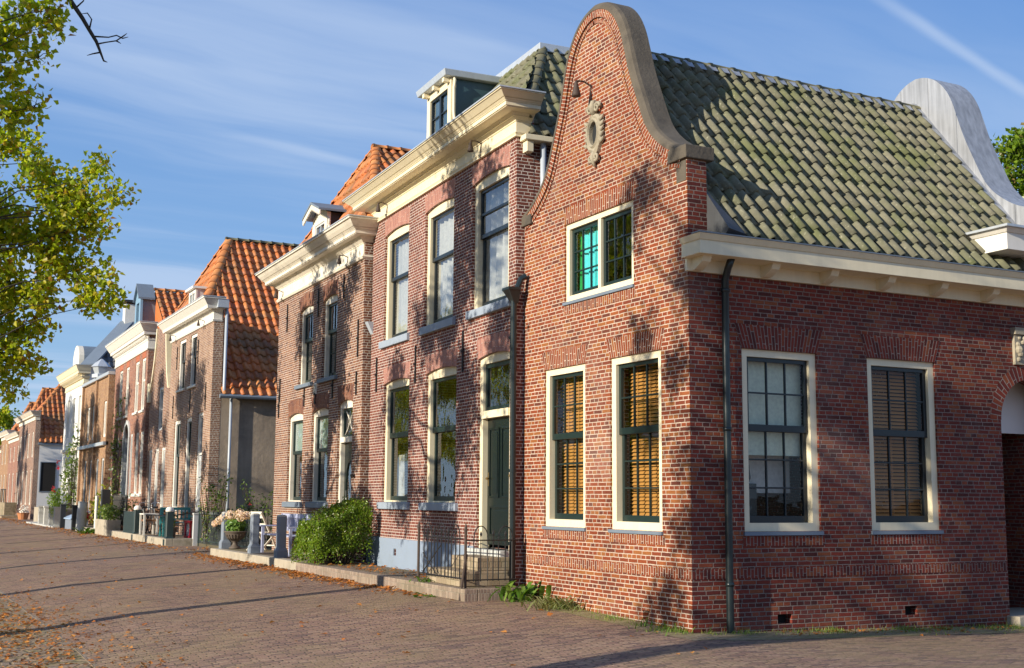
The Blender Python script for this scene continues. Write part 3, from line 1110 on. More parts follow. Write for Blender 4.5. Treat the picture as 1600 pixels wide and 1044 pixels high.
m.box(.31, 7.3, .31, 4.29, 3.95, 4.05)
m.build('floor', 'room', H1)
# windows of the corner house
for (u0, u1) in ((.62, 1.86), (2.53, 3.73)):
    w, (a, b, c, d) = window(H1, FRONT, u0, u1, 1.2, 3.52, fw=.105, split=.57, up=(3, 2), lo=(3, 3), fmat='cream', glass='glass_clear', label='tall cream window with dark green sashes and orange wooden blind')
    slats(FRONT, w, a, b, c, d, -.26)
    m = MB()
    m.boxF(FRONT, u0 - .02, u1 + .02, -.05, .03, 1.155, 1.197)
    m.build('sill', 'slate', w)
    lintel(H1, FRONT, u0, u1, 3.523, .0, .27, 'b1s', .09)
    soldier(H1, FRONT, u0 - .05, u1 + .03, 1.03, 1.15, 'b1s')
w, (a, b, c, d) = window(H1, FRONT, 1.25, 3.12, 4.47, 5.64, fw=.09, up=(3, 3), mullion=[2.185], glass='glass', sw=.06, label='double casement with teal and green curtain in one half')
curtain(FRONT, w, 2.86, 3.03, c, d, -.22, 'greencloth', waves=3, seed=2)
curtain(FRONT, w, 2.24, 2.85, c, d, -.20, 'teal', waves=4, seed=3)
m = MB()
m.boxF(FRONT, 1.23, 3.14, -.05, .03, 4.425, 4.467)
m.build('sill', 'slate', w)
lintel(H1, FRONT, 1.25, 3.12, 5.643, .0, .25, 'b1s', .03)
soldier(H1, FRONT, 1.22, 3.14, 4.29, 4.42, 'b1s')
soldier(H1, FRONT, 0.0, 4.38, .64, .755, 'b1s')
for k, (u0, u1) in enumerate(((.81, 2.04), (2.91, 4.16))):
    w, (a, b, c, d) = window(H1, SIDE, u0, u1, 1.21, 3.52, fw=.105, split=.57, up=(3, 2), lo=(3, 3), fmat='cream', smat='bluesash', glass='glass_clear',
                             label=('cream framed window with grey green screen pulled half down', 'cream framed window with brown slatted blind')[k])
    if k == 0:
        m = MB()
        m.boxF(SIDE, a, b, -.215, -.21, c + .86, d)
        m.build('screen', 'screen', w)
        m = MB()
        m.boxF(SIDE, a - .02, b + .02, -.50, -.49, c + .38, c + .95)
        m.build('bright_band_panel', 'curtain', w)  # white panel added to stand in for the bright band of light inside
        m = MB()
        m.lathe([(.10, 0), (.12, .05), (.10, .22), (.05, .30), (.07, .36), (.06, .37)], (a + .25, .5, c + .52), 12)
        m.boxF(SIDE, a - .1, a + .45, -.75, -.45, c - .3, c + .5)
        m.build('windowsill_urn', 'bluesash', w)
    else:
        slats(SIDE, w, a, b, c, d - .0, -.26, 'slatdark')
    m = MB()
    m.boxF(SIDE, u0 - .02, u1 + .02, -.05, .035, 1.16, 1.207)
    m.build('sill', 'slate', w)
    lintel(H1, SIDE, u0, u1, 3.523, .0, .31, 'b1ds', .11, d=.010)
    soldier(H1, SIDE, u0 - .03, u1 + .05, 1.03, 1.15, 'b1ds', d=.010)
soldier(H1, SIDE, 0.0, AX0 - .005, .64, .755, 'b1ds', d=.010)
for F_, q in ((FRONT, [(.93, 1.08, .07, .19)]), (SIDE, [(1.30, 1.53, .06, .18), (3.45, 3.67, .09, .21)])):
    for (u0, u1, z0, z1) in q:
        m = MB()
        m.boxF(F_, u0 - .02, u1 + .02, -.24, -.12, z0 - .02, z1 + .02)
        m.build('air_vent', 'dark', H1)  # dark block painted in place of the shade deep in the hole
# entrance in the arch
E_ = MB()
ac_ = (AX0 + AX1) / 2
E_.boxF(SIDE, AX0 - .05, AX0 + .0, -1.3, -.301, -.3, 3.6)
E_.boxF(SIDE, AX1, AX1 + .05, -1.3, -.301, -.3, 3.6)
E_.boxF(SIDE, AX0, AX1, -1.35, -1.3, -.3, 3.6)
E_.build('porch_wall', 'b1d', H1)
m = MB()
m.boxF(SIDE, AX0, AX1, -.62, -.56, 2.62, 3.5)
m.build('porch_panel', 'whitewash', H1)
m = MB()
m.boxF(SIDE, AX0 + .02, AX1 - .02, -1.28, -1.22, .05, 2.6)
for x in (AX0 + .12, AX0 + .66):
    m.boxF(SIDE, x, x + .42, -1.22, -1.20, .3, 1.2)
    m.boxF(SIDE, x, x + .42, -1.22, -1.20, 1.35, 2.4)
m.build('door', 'dark', H1)
m = MB()
m.boxF(SIDE, AX0 - .06, AX1 + .06, -.9, .22, -.35, .02)
m.build('doorstep', 'conc', H1, bevel=.015)
m = MB()
n = 30
for k in range(n):
    a0, a1 = math.pi * k / n, math.pi * (k + 1) / n
    q = []
    for r_, an in ((.61, a0), (.61, a1), (.83, a1), (.83, a0)):
        q.append(SIDE(ac_ + r_ * math.cos(an), .010, ASP + r_ * math.sin(an)))
    m.face(q, [(0.005, k * .0555), (0.005, (k + 1) * .0555), (.215, (k + 1) * .0555), (.215, k * .0555)])
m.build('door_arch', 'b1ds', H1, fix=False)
# carved relief stone beside the arch
m = MB()
m.boxF(SIDE, 5.72, 6.5, -.02, .05, 3.58, 4.10)
m.boxF(SIDE, 5.70, 6.52, -.02, .09, 4.02, 4.12)
rnd = random.Random(5)
for k in range(26):
    x, z = rnd.uniform(5.78, 6.45), rnd.uniform(3.64, 3.98)
    r_ = rnd.uniform(.03, .07)
    m.lathe([(0.005, -r_), (r_ * .7, -r_ * .7), (r_, 0), (r_ * .7, r_ * .7), (.005, r_)], (x, -.05, z), 8)
m.build('relief_stone', 'sand', H1, smooth=False)


def coping(H, prof, c, F, d0, d1, w, name, mat, cham=.10, top_only=False):
    """stone cap following a gable curve"""
    pts = [(c - a, z) for a, z in reversed(prof)] + [(c + a, z) for a, z in prof[1:]]
    n = len(pts)
    nor = []
    for k in range(n):
        a, b = pts[max(0, k - 1)], pts[min(n - 1, k + 1)]
        tx, tz = b[0] - a[0], b[1] - a[1]
        L = math.hypot(tx, tz)
        nor.append((-tz / L, tx / L))
    m = MB()
    rings = []
    for (p, q) in zip(pts, nor):
        rg = []
        for d, o in ((d0 + .015, 0.0), (d0 + .012, w * .45), (d0 - cham * .35, w * .85), (d0 - cham, w), (d1, w), (d1, 0.0)):
            rg.append(F(p[0] + q[0] * o, d, p[1] + q[1] * o))
        rings.append(rg)
    i0 = len(m.v)
    for rg in rings:
        m.v += rg
    R_ = 6
    for k in range(n - 1):
        for j in range(R_):
            l = (j + 1) % R_
            m.f.append((i0 + k * R_ + j, i0 + k * R_ + l, i0 + (k + 1) * R_ + l, i0 + (k + 1) * R_ + j))
    m.f.append(tuple(i0 + j for j in range(R_)))
    m.f.append(tuple(i0 + (n - 1) * R_ + j for j in range(R_)))
    return m.build(name, mat, H)


coping(H1, GP2, GC, FRONT, 0.02, -.34, .11, 'gable_coping', 'stone', cham=.08)
# two rims of standing brick under the coping
for off, w_, d_ in ((.0, .115, .028), (.15, .05, .016)):
    m = MB()
    n = len(curve)
    run = 0.0
    for k in range(n - 1):
        a, b = curve[k], curve[k + 1]
        seg = math.hypot(b[0] - a[0], b[1] - a[1])
        def nrm(i):
            p, q = curve[max(0, i - 1)], curve[min(n - 1, i + 1)]
            L = math.hypot(q[0] - p[0], q[1] - p[1])
            return ((q[1] - p[1]) / L, -(q[0] - p[0]) / L)
        na, nb = nrm(k), nrm(k + 1)
        A0, A1 = (a[0] + na[0] * off, a[1] + na[1] * off), (a[0] + na[0] * (off + w_), a[1] + na[1] * (off + w_))
        B0, B1 = (b[0] + nb[0] * off, b[1] + nb[1] * off), (b[0] + nb[0] * (off + w_), b[1] + nb[1] * (off + w_))
        m.face([FRONT(*t) for t in ((A0[0], d_, A0[1]), (B0[0], d_, B0[1]), (B1[0], d_, B1[1]), (A1[0], d_, A1[1]))],
               [(.005, run), (.005, run + seg), (w_ + .1, run + seg), (w_ + .1, run)])
        m.face([FRONT(*t) for t in ((A1[0], d_, A1[1]), (B1[0], d_, B1[1]), (B1[0], .0, B1[1]), (A1[0], .0, A1[1]))], [(0.01, run), (0.01, run + seg), (.03, run + seg), (.03, run)])
        m.face([FRONT(*t) for t in ((A0[0], d_, A0[1]), (B0[0], d_, B0[1]), (B0[0], .0, B0[1]), (A0[0], .0, A0[1]))], [(0.01, run), (0.01, run + seg), (.03, run + seg), (.03, run)])
        run += seg
    m.build('gable_rim', 'b1s', H1, fix=False)
m = MB()
m.boxF(FRONT, -.05, .36, -.40, .05, 5.90, 6.075)
m.build('shoulder_stone', 'stone', H1, bevel=.012)
m = MB()
m.boxF(FRONT, 4.12, 4.44, -.40, .05, 5.86, 6.02)
m.build('shoulder_stone', 'stone', H1, bevel=.012)
m = MB()
m.boxF(FRONT, 0.01, .22, -.02, .006, 5.62, 5.885)
m.build('corner_stone', 'stone', H1)
# cartouche with oval niche
m = MB()
cu_, cz_ = 2.20, 6.80
def PC(an, s_, d):
    return FRONT(cu_ + .165 * s_ * math.cos(an), d, cz_ + .25 * s_ * math.sin(an))
for k in range(28):
    a0, a1 = 2 * math.pi * k / 28, 2 * math.pi * (k + 1) / 28
    w0, w1 = 1 + .06 * math.sin(a0 * 6), 1 + .06 * math.sin(a1 * 6)
    for (s0, d0), (s1, d1) in (((.66, -.06), (.70, .06)), ((.70, .06), (.80, .085)), ((.80, .085), (.90, .06)), ((.90, .06), (1.05, .075)), ((1.05, .075), (1.22, .05)), ((1.22, .05), (1.26, -.01))):
        m.face([PC(a0, s0 * (w0 if s0 > 1 else 1), d0), PC(a1, s0 * (w1 if s0 > 1 else 1), d0), PC(a1, s1 * (w1 if s1 > 1 else 1), d1), PC(a0, s1 * (w0 if s1 > 1 else 1), d1)])
def scroll(u, z, r, turn, hand):
    pts = [FRONT(u + hand * r * (1 - t / 26) * math.cos(turn + t * .42), .05 + .02 * t / 22, z + r * (1 - t / 26) * math.sin(turn + t * .42)) for t in range(20)]
    m.tube(pts, [.028 - .0007 * t for t in range(20)], 6)
for hd in (-1, 1):
    scroll(cu_ + hd * .10, cz_ + .36, .075, 0, hd)
    scroll(cu_ + hd * .07, cz_ - .36, .06, math.pi, hd)
    for k in range(5):
        z = cz_ - .16 + k * .08
        m.tube([FRONT(cu_ + hd * (.17 + .02 * math.sin(k * 1.3)), .03, z), FRONT(cu_ + hd * (.225 + .02 * math.cos(k * 2)), .05, z + .03), FRONT(cu_ + hd * .235, .02, z + .075)], [.035, .028, .006], 6)
m.tube([FRONT(cu_, .03, cz_ + .28), FRONT(cu_, .075, cz_ + .38), FRONT(cu_, .06, cz_ + .46), FRONT(cu_, .02, cz_ + .50)], [.05, .06, .04, .008], 8)
m.tube([FRONT(cu_, .03, cz_ - .28), FRONT(cu_, .07, cz_ - .36), FRONT(cu_, .05, cz_ - .44), FRONT(cu_, .02, cz_ - .50)], [.05, .045, .03, .006], 8)
ct_ = m.build('oval_cartouche', 'sand', H1, smooth=True, fix=False)
m = MB()
m.face([PC(2 * math.pi * k / 28, .70, .004) for k in range(28)])
m.build('niche_shade', 'blackcheek', ct_, fix=False)  # flat black face stands in for the shade inside the oval
facade_lamp(H1, FRONT, 2.32, 7.42, .02, 1.25)
# roof of the corner house
EZ, RZ = 4.80, 8.12
tiled_face(H1, [(.32, -.30, EZ + .08), (6.32, -.30, EZ + .08), (6.32, GC, RZ), (.32, GC, RZ)], 'tile_g', .222, .325, seed=11, amp=.075, seg=14)
m = MB()
m.face([(.3, GC, RZ - .03), (6.4, GC, RZ - .03), (6.4, 4.45, 5.2), (.3, 4.45, 5.2)])
m.build('rear_roof_slope', 'tile_d', H1, fix=False)
ridge_tiles(H1, (.32, GC, RZ + .03), (6.30, GC, RZ + .03), 'ridge_g', .11, .42)
m = MB()
k = 0
sl = Vector((0, -(GC + .36), -(RZ - EZ))).normalized()
nn = Vector((0, -(RZ - EZ), GC + .36)).normalized()
for k in range(26):
    x = .40 + .222 * k
    a = Vector((x - .02, GC, RZ)) + nn * .085
    rnd = random.Random(k)
    L_ = .17 + rnd.uniform(-.02, .03)
    m.hexa([a, a + Vector((.15, 0, 0)), a + Vector((.15, 0, 0)) + sl * L_, a + sl * L_],
           [a + nn * .008, a + Vector((.15, 0, 0)) + nn * .008, a + Vector((.15, 0, 0)) + sl * L_ + nn * .008, a + sl * L_ + nn * .008])
m.build('ridge_flashing', 'lead', H1)
# lead clad rear gable
GP3 = [(a, z + .02) for a, z in GP2] + [(2.45, 5.95), (2.75, 5.93)]
pr = [(GC - a, z) for a, z in reversed(GP3)] + [(GC + a, z) for a, z in GP3[1:]]
m = MB()
XR0, XR1 = 6.33, 6.95
F3 = lambda u, d, z: (d, u, z)
m.poly_holes(F3, [(pr[0][0], 4.6)] + pr + [(pr[-1][0], 4.6)], [], XR0)
m.poly_holes(F3, [(pr[0][0], 4.6)] + pr + [(pr[-1][0], 4.6)], [], XR1)
m.strip(F3, [(pr[0][0], 4.6)] + pr + [(pr[-1][0], 4.6)], XR0, XR1)
o = m.build('rear_gable', 'lead', H1)
m = MB()
for u in (-.1, .35, .9, 1.42, 2.0, 2.6, 3.1):
    zt = interp(abs(u - GC), [(a, z) for a, z in GP3])
    m.box(XR0 - .012, XR0, u - .012, u + .012, 4.9, zt - .01)
m.build('lead_seam', 'lead', o)
m = MB()
m.hexa([(6.08, -.36, EZ + .10), (6.36, -.36, EZ + .10), (6.36, GC, RZ + .10), (6.22, GC, RZ + .10)],
       [(6.08, -.36, EZ + .12), (6.36, -.36, EZ + .12), (6.36, GC, RZ + .12), (6.22, GC, RZ + .12)])
m.build('verge_flashing', 'lead', H1)
m = MB()
O_, U_, V_, N_ = slope_frame((.32, -.30, EZ + .08), (6.32, -.30, EZ + .08), (.32, GC, RZ))
def rp(x, v, h):
    return Vector((x, O_.y, O_.z)) + V_ * v + N_ * h
m.hexa([rp(.302, -.05, .0), rp(.60, -.05, .0), rp(.46, .35, .0), rp(.302, .8, .0)], [rp(.302, -.05, .16), rp(.60, -.05, .10), rp(.46, .35, .11), rp(.302, .8, .13)])
m.build('verge_lead', 'shadelead', H1)
m = MB()
m.hexa([(.301, -.37, 4.80), (.301, -.003, 4.80), (.301, -.003, 5.42), (.301, -.37, 4.93)], [(.34, -.37, 4.80), (.34, -.003, 4.80), (.34, -.003, 5.42), (.34, -.37, 4.93)])
m.build('verge_cheek', 'shadelead', H1)
# gutter of the flank
m = MB()
GX0, GX1 = -.10, 7.6
m.hexa([(GX0, -.40, 4.60), (GX1, -.40, 4.60), (GX1, .0 - .004, 4.60), (GX0, -.004, 4.60)], [(GX0, -.40, 4.77), (GX1, -.40, 4.77), (GX1, -.004, 4.77), (GX0, -.004, 4.77)])
m.hexa([(GX0 - .01, -.41, 4.77), (GX1, -.41, 4.77), (GX1, -.004, 4.77), (GX0 - .01, -.004, 4.77)], [(GX0 - .045, -.455, 4.845), (GX1, -.455, 4.845), (GX1, -.004, 4.845), (GX0 - .045, -.004, 4.845)])
g_ = m.build('gutter', 'cream', H1, bevel=.005)
m = MB()
m.box(GX0 - .055, GX1, -.465, -.30, 4.846, 4.862)
m.build('zinc_edge', 'slate', g_)
m = MB()
m.box(GX0 + .05, GX1, -.055, -.006, 4.44, 4.60)
m.build('soffit_board', 'cream', g_)
for x in (.02, 1.10, 2.08, 3.08, 4.06, 5.06, 6.05, 7.0):
    m = MB()
    pf = [(-.006, 4.45), (-.11, 4.45), (-.20, 4.49), (-.27, 4.53), (-.31, 4.60), (-.006, 4.60)]
    m.hexa([(x, y, z) for y, z in pf], [(x + .13, y, z) for y, z in pf])
    m.build('gutter_bracket', 'cream', g_)
m = MB()
m.tube([(.50, -.24, 4.62), (.50, -.16, 4.50), (.50, -.095, 4.36), (.50, -.09, 3.5), (.50, -.09, .02), (.50, -.09, -.06)], .047, 12)
for z in (4.2, 2.45, .55):
    m.tube([(.50, -.09, z), (.50, -.09, z + .05)], .055, 12)
m.build('downpipe', 'pipe', H1, smooth=True)
# white eaves box of the entrance dormer at the right edge
m = MB()
m.box(5.75, 7.6, -.30, 1.6, 4.9, 5.13)
m.build('dormer_wall', 'white', H1)
m = MB()
m.hexa([(5.02, -.60, 5.12), (7.6, -.60, 5.12), (7.6, .9, 5.12), (5.02, .9, 5.12)], [(5.02, -.60, 5.36), (7.6, -.60, 5.36), (7.6, .9, 5.36), (5.02, .9, 5.36)])
m.hexa([(5.00, -.62, 5.36), (7.6, -.62, 5.36), (7.6, .9, 5.36), (5.00, .9, 5.36)], [(4.94, -.68, 5.42), (7.6, -.68, 5.42), (7.6, .9, 5.42), (4.94, .9, 5.42)])
o = m.build('dormer_cornice', 'white', H1, bevel=.005)
m = MB()
m.box(4.90, 7.6, -.72, .9, 5.421, 5.455)
m.build('zinc_edge', 'zinc', o)

# ------------------------------------------------------------------ tall house with three bays
H2 = thing('tall_house', 'tall mauve brick house with cream cornice, pale blue plinth and three bays', 'house', (-.14, 4.42, 0), rad(-2.7))
W2 = 7.25
ups = [(.28, 1.80), (2.66, 4.10), (5.02, 6.46)]
los = [(2.45, 3.95), (4.86, 6.36)]
door2 = (.20, 1.50)
hs = [(a, b, 4.76, 6.99, .06) for a, b in ups] + [(a, b, 1.52, 3.92, .06) for a, b in los] + [(door2[0], door2[1], .80, 3.95, .06), (5.38, 5.53, .50, .63)]
wall(H2, FRONT, 'front_wall', 'b2', [(0, .0), (0, 7.9), (W2, 7.9), (W2, .0)], hs, th=.30, reveal=.16)
m = MB()
m.box(.30, 8, .004, .28, 0, 7.28)
m.box(.30, 8, W2 - .28, W2 - .004, 0, 7.9)
m.box(7.7, 8, .28, W2 - .28, 0, 7.9)
m.build('flank_wall', 'b2', H2)
m = MB()
m.box(.31, 7.7, .29, W2 - .29, 4.25, 4.4)
m.build('floor', 'room', H2)
m = MB()
m.box(.31, 7.7, .29, W2 - .29, .5, .7)
m.box(3.8, 3.9, .29, W2 - .29, .7, 7.9)
m.build('floor', 'room', H2)
for k, (a, b) in enumerate(ups):
    w, (iu0, iu1, iz0, iz1) = window(H2, FRONT, a, b, 4.76, 6.99, .06, fw=.13, fd=-.05, split=.60, smat='bluesash', sill=(.13, .15, .06), meet=.07, bars=(), fbot=.03)
    curtain(FRONT, w, iu0 - .05, iu1 + .05, iz0 - .03, iz1, -.25, 'curtain', waves=5, seed=k, amp=.05)
    if k == 0:
        m = MB()
        m.boxF(FRONT, iu0, iu1, -.15, -.09, iz1 - .45, iz1 - .41)
        m.build('glazing_bar', 'bluesash', w)
    lintel(H2, FRONT, a, b, 6.992, .06, .30, 'b2s', .06)
for k, (a, b) in enumerate(los):
    w, (iu0, iu1, iz0, iz1) = window(H2, FRONT, a, b, 1.52, 3.92, .06, fw=.12, fd=-.05, split=.58, smat='sash', sill=(.14, .14, .06), meet=.10, fbot=.03)
    lintel(H2, FRONT, a, b, 3.922, .06, .30, 'b2s', .06)
    if k == 1:
        curtain(FRONT, w, iu1 - .34, iu1 + .02, iz0, iz0 + .9, -.30, 'curtain', waves=2, seed=9)
# door
a, b = door2
D = MB()
out = arc_outline(a, b, .80, 3.95, .06)
n = len(out) - 3
inn = [(a + .12, .80), (b - .12, .80)] + [(b - .12 + (a - b + .24) * k / n, 3.80) for k in range(n + 1)]
for k in range(len(out)):
    l = (k + 1) % len(out)
    D.face([FRONT(out[k][0], -.05, out[k][1]), FRONT(out[l][0], -.05, out[l][1]), FRONT(inn[l][0], -.05, inn[l][1]), FRONT(inn[k][0], -.05, inn[k][1])])
D.strip(FRONT, out, -.05, -.18)
D.strip(FRONT, inn, -.05, -.18)
D.boxF(FRONT, a + .12, b - .12, -.16, -.02, 2.90, 3.02)
D = D.build('front_door', 'cream', H2)
D['label'] = 'dark green panelled door with cream frame and glazed light above'
sash(FRONT, D, a + .12, b - .12, 3.02, 3.80, 1, 1, -.09, 'sash', .07, name='fanlight')
pane(FRONT, D, [(a + .15, b - .15, 3.05, 3.78, -.12)])


def doorleaf(F, D, u0, u1, z0, z1, d, mat, oval=False):
    m = MB()
    m.boxF(F, u0, u1, d - .05, d, z0, z1)
    um = (u0 + u1) / 2
    rim = []
    if not oval:
        for (p, q) in ((u0 + .09, um - .05), (um + .05, u1 - .09)):
            for (r, s_) in ((z0 + .75, z1 - .16),):
                rim.append((p, q, r, s_))
        rim.append((u0 + .12, u1 - .12, z0 + .14, z0 + .62))
    for (p, q, r, s_) in rim:
        for bx in ((p, q, r, r + .03), (p, q, s_ - .03, s_), (p, p + .03, r, s_), (q - .03, q, r, s_)):
            m.boxF(F, bx[0], bx[1], d, d + .018, bx[2], bx[3])
        m.boxF(F, p + .07, q - .07, d, d + .012, r + .07, s_ - .07)
    o = m.build('door_leaf', mat, D, bevel=.003)
    return o


doorleaf(FRONT, D, a + .12, b - .12, .86, 2.90, -.14, 'door')
m = MB()
m.lathe([(.004, -.02), (.028, -.01), (.03, .01), (.004, .025)], FRONT(b - .20, -.10, 1.92), 10)
m.boxF(FRONT, b - .225, b - .175, -.14, -.125, 1.80, 2.02)
m.build('handle', 'brass', D)
m = MB()
m.boxF(FRONT, a - .02, b + .03, -.25, .16, .66, .80)
m.build('doorstep', 'hardtop', D, bevel=.01)
lintel(H2, FRONT, a, b, 3.952, .06, .30, 'b2s', .05)
m = MB()
m.boxF(FRONT, b + .06, 5.38, .001, .022, .0, .82)
m.boxF(FRONT, 5.53, W2 - .002, .001, .022, .0, .82)
m.boxF(FRONT, 5.38, 5.53, .001, .022, .0, .50)
m.boxF(FRONT, 5.38, 5.53, .001, .022, .63, .82)
m.boxF(FRONT, .004, a - .03, .001, .022, .0, .70)
m.build('plinth', 'plinth', H2)
m = MB()
m.boxF(FRONT, 5.36, 5.55, -.14, -.10, .48, .65)
m.build('air_vent', 'stone', H2)
for u in (.13, 2.14, 4.5, 6.82):
    anchor(H2, FRONT, u, 3.75, 4.46)
CL2 = [(.05, .05, 7.32, 7.345), (.035, .06, 7.345, 7.385), (.03, .03, 7.385, 7.57), (.045, .045, 7.57, 7.59), (.05, .10, 7.59, 7.63), (.115, .115, 7.63, 7.645), (.12, .16, 7.645, 7.685), (.34, .34, 7.685, 7.70), (.36, .36, 7.70, 7.765), (.375, .375, 7.765, 7.78), (.38, .41, 7.78, 7.81), (.42, .47, 7.815, 7.86), (.47, .51, 7.86, 7.895), (.525, .525, 7.895, 7.915)]
cornice(H2, FRONT, CL2, .0, W2 + .02, 'cream', left=True)
for u in (1.37, 6.28):
    facade_lamp(H2, FRONT, u, 7.46, .03, 1.0)
tiled_face(H2, [(.15, -.12, 7.36), (7.5, -.12, 7.36), (7.5, 1.51, 9.46), (1.17, 1.51, 9.46)], 'tile_g', .24, .33, seed=5, amp=.055)
m = MB()
m.face([(7.5, W2, 7.36), (.15, W2, 7.36), (1.17, W2 - 1.51, 9.46), (7.5, W2 - 1.51, 9.46)])
m.build('roof_slope', 'tile_d', H2, fix=False)
tiled_face(H2, [(.1, W2, 7.93), (.1, 0, 7.93), (1.17, 1.51, 9.46), (1.17, W2 - 1.51, 9.46)], 'tile_g', .24, .33, seed=6, amp=.055)
ridge_tiles(H2, (.12, -.06, 7.66), (1.18, 1.51, 9.48), 'ridge_g', .11, .3)
m = MB()
m.box(1.09, 7.6, 1.43, W2 - 1.43, 9.42, 9.57)
m.build('zinc_roof', 'zinc', H2, bevel=.01)
m = MB()
m.box(.05, 7.5, -.22, -.004, 7.24, 7.33)
m.box(.10, .22, -.17, -.004, 7.06, 7.24)
m.build('side_gutter', 'cream', H2, bevel=.01)
m = MB()
m.tube([(.42, -.1, 7.24), (.42, -.1, 6.0)], .05, 8)
m.build('side_pipe', 'greypipe', H2, smooth=True)
# dormer
DY0, DY1, DX = 2.95, 4.18, .02
d_ = MB()
d_.box(DX + .09, 1.3, DY0 + .04, DY1 - .04, 7.9, 9.24)
dm = d_.build('dormer', 'bluecheek', H2)
for nm in ('scroll_trim',):
    for y, sg in ((DY0, -1), (DY1, 1)):
        m = MB()
        m.tube([(DX + .05, y + sg * .02, 9.24), (DX + .05, y + sg * .07, 9.18), (DX + .05, y + sg * .03, 9.05), (DX + .05, y + sg * .03, 8.6), (DX + .05, y + sg * .10, 8.3), (DX + .05, y + sg * .18, 8.1), (DX + .05, y + sg * .16, 7.95)], .028, 6)
        m.build(nm, 'cream', dm, smooth=True)
F_D = lambda u, d, z: (DX - d, u, z)
m = MB()
ox = [(DY0, 7.93), (DY1, 7.93), (DY1, 9.24), (DY0, 9.24)]
ix = [(DY0 + .16, 8.0), (DY1 - .16, 8.0), (DY1 - .16, 9.09), (DY0 + .16, 9.09)]
m.poly_holes(F_D, ox, [ix], 0)
m.strip(F_D, ox, 0, -.1)
m.strip(F_D, ix, 0, -.1)
m.build('dormer_front', 'cream', dm)
sash(F_D, dm, DY0 + .16, (DY0 + DY1) / 2, 8.0, 9.09, 1, 3, -.03, 'bluesash', .04)
sash(F_D, dm, (DY0 + DY1) / 2, DY1 - .16, 8.0, 9.09, 1, 3, -.03, 'bluesash', .04)
pane(F_D, dm, [(DY0 + .17, DY1 - .17, 8.0, 9.02, -.06)])
curtain(F_D, dm, DY0 + .16, DY1 - .16, 8.0, 9.09, -.16, 'curtain', waves=4, seed=4)
m = MB()
m.hexa([(-.12, DY0 - .07, 9.25), (1.25, DY0 - .07, 9.25), (1.25, DY1 + .17, 9.25), (-.12, DY1 + .17, 9.25)], [(-.15, DY0 - .10, 9.37), (1.25, DY0 - .10, 9.37), (1.25, DY1 + .20, 9.37), (-.15, DY1 + .20, 9.37)])
m.build('dormer_roof', 'zinc', dm, bevel=.012)
for y in (DY0 + .05, (DY0 + DY1) / 2 - .05, DY1 - .15):
    m = MB()
    m.box(-.10, DX - .002, y, y + .10, 9.17, 9.248)
    m.build('dormer_bracket', 'cream', dm)
# downpipe between the two houses
m = MB()
m.hexa([(-.07, -.10, 4.62), (.0, -.10, 4.62), (.0, .02, 4.62), (-.07, .02, 4.62)], [(-.20, -.18, 4.82), (.0, -.18, 4.82), (.0, .06, 4.82), (-.20, .06, 4.82)])
m.box(-.21, 0, -.19, .07, 4.82, 4.86)
m.tube([(-.03, -.12, 4.86), (.02, -.14, 5.0), (.10, -.16, 5.05)], .05, 8)
m.tube([(-.055, -.045, 4.66), (-.055, -.045, 4.3), (-.055, -.045, .25), (-.075, -.06, .10)], .048, 12)
for z in (3.6, 2.0, .9):
    m.tube([(-.055, -.045, z), (-.055, -.045, z + .05)], .056, 12)
m.build('downpipe', 'pipe', H2, smooth=False)
m = MB()
m.lathe([(.01, -.02), (.03, -.015), (.03, .015), (.01, .02)], FRONT(.10, .03, 1.95), 8)
m.build('doorbell', 'brass', H2)

# ------------------------------------------------------------------ lower brown brick house
H3 = thing('brown_house', 'brown brick house with orange tiled hip roof and heavy cream cornice beside the hedge', 'house', (.05, 11.75, 0), rad(-1.4))
W3 = 6.75
ups = [(1.82, 2.90), (3.68, 4.78)]
los = [(2.28, 3.56), (4.28, 5.56)]
wall(H3, FRONT, 'front_wall', 'b3', [(0, 0), (0, 7.4), (W3, 7.4), (W3, 0)], [(a, b, 4.30, 6.18, .08) for a, b in ups] + [(a, b, 1.49, 3.63, .08) for a, b in los] + [(.58, 1.60, .45, 3.70, .08)], reveal=.2)
m = MB()
m.box(.30, 8, .004, .28, 0, 7.3)
m.box(.30, 8, W3 - .28, W3 - .004, 0, 7.3)
m.box(7.7, 8, .28, W3 - .28, 0, 7.3)
m.build('flank_wall', 'b3', H3)
m = MB()
m.box(.31, 7.7, .29, W3 - .29, 3.85, 4.0)
m.box(3.5, 3.6, .29, W3 - .29, .2, 7.2)
m.build('floor', 'room', H3)
for k, (a, b) in enumerate(ups):
    window(H3, FRONT, a, b, 4.30, 6.18, .08, fw=.10, fd=-.06, split=.62, up=(2, 1), lo=(2, 2), fmat='ivory', sill=(.12, .10, .07), sillmat='slate', fbot=.03, meet=.08)
    lintel(H3, FRONT, a, b, 6.182, .08, .32, 'b3s', .03)
for k, (a, b) in enumerate(los):
    w, (i0, i1, j0, j1) = window(H3, FRONT, a, b, 1.49, 3.63, .08, fw=.11, fd=-.06, split=.60, fmat='ivory', sill=(.14, .13, .07), sillmat='slate', fbot=.03, meet=.08, label='window with pale blue blind behind its upper light')
    m = MB()
    m.boxF(FRONT, i0 + .03, i1 - .03, -.155, -.152, j0 + (j1 - j0) * .61, j1 - .02)
    m.build('blind', 'paleblind', w)
    lintel(H3, FRONT, a, b, 3.632, .08, .34, 'b3s', .05)
D = MB()
a, b = .58, 1.60
out = arc_outline(a, b, .45, 3.70, .08)
n = len(out) - 3
inn = [(a + .11, .45), (b - .11, .45)] + [(b - .11 + (a - b + .22) * k / n, 3.52) for k in range(n + 1)]
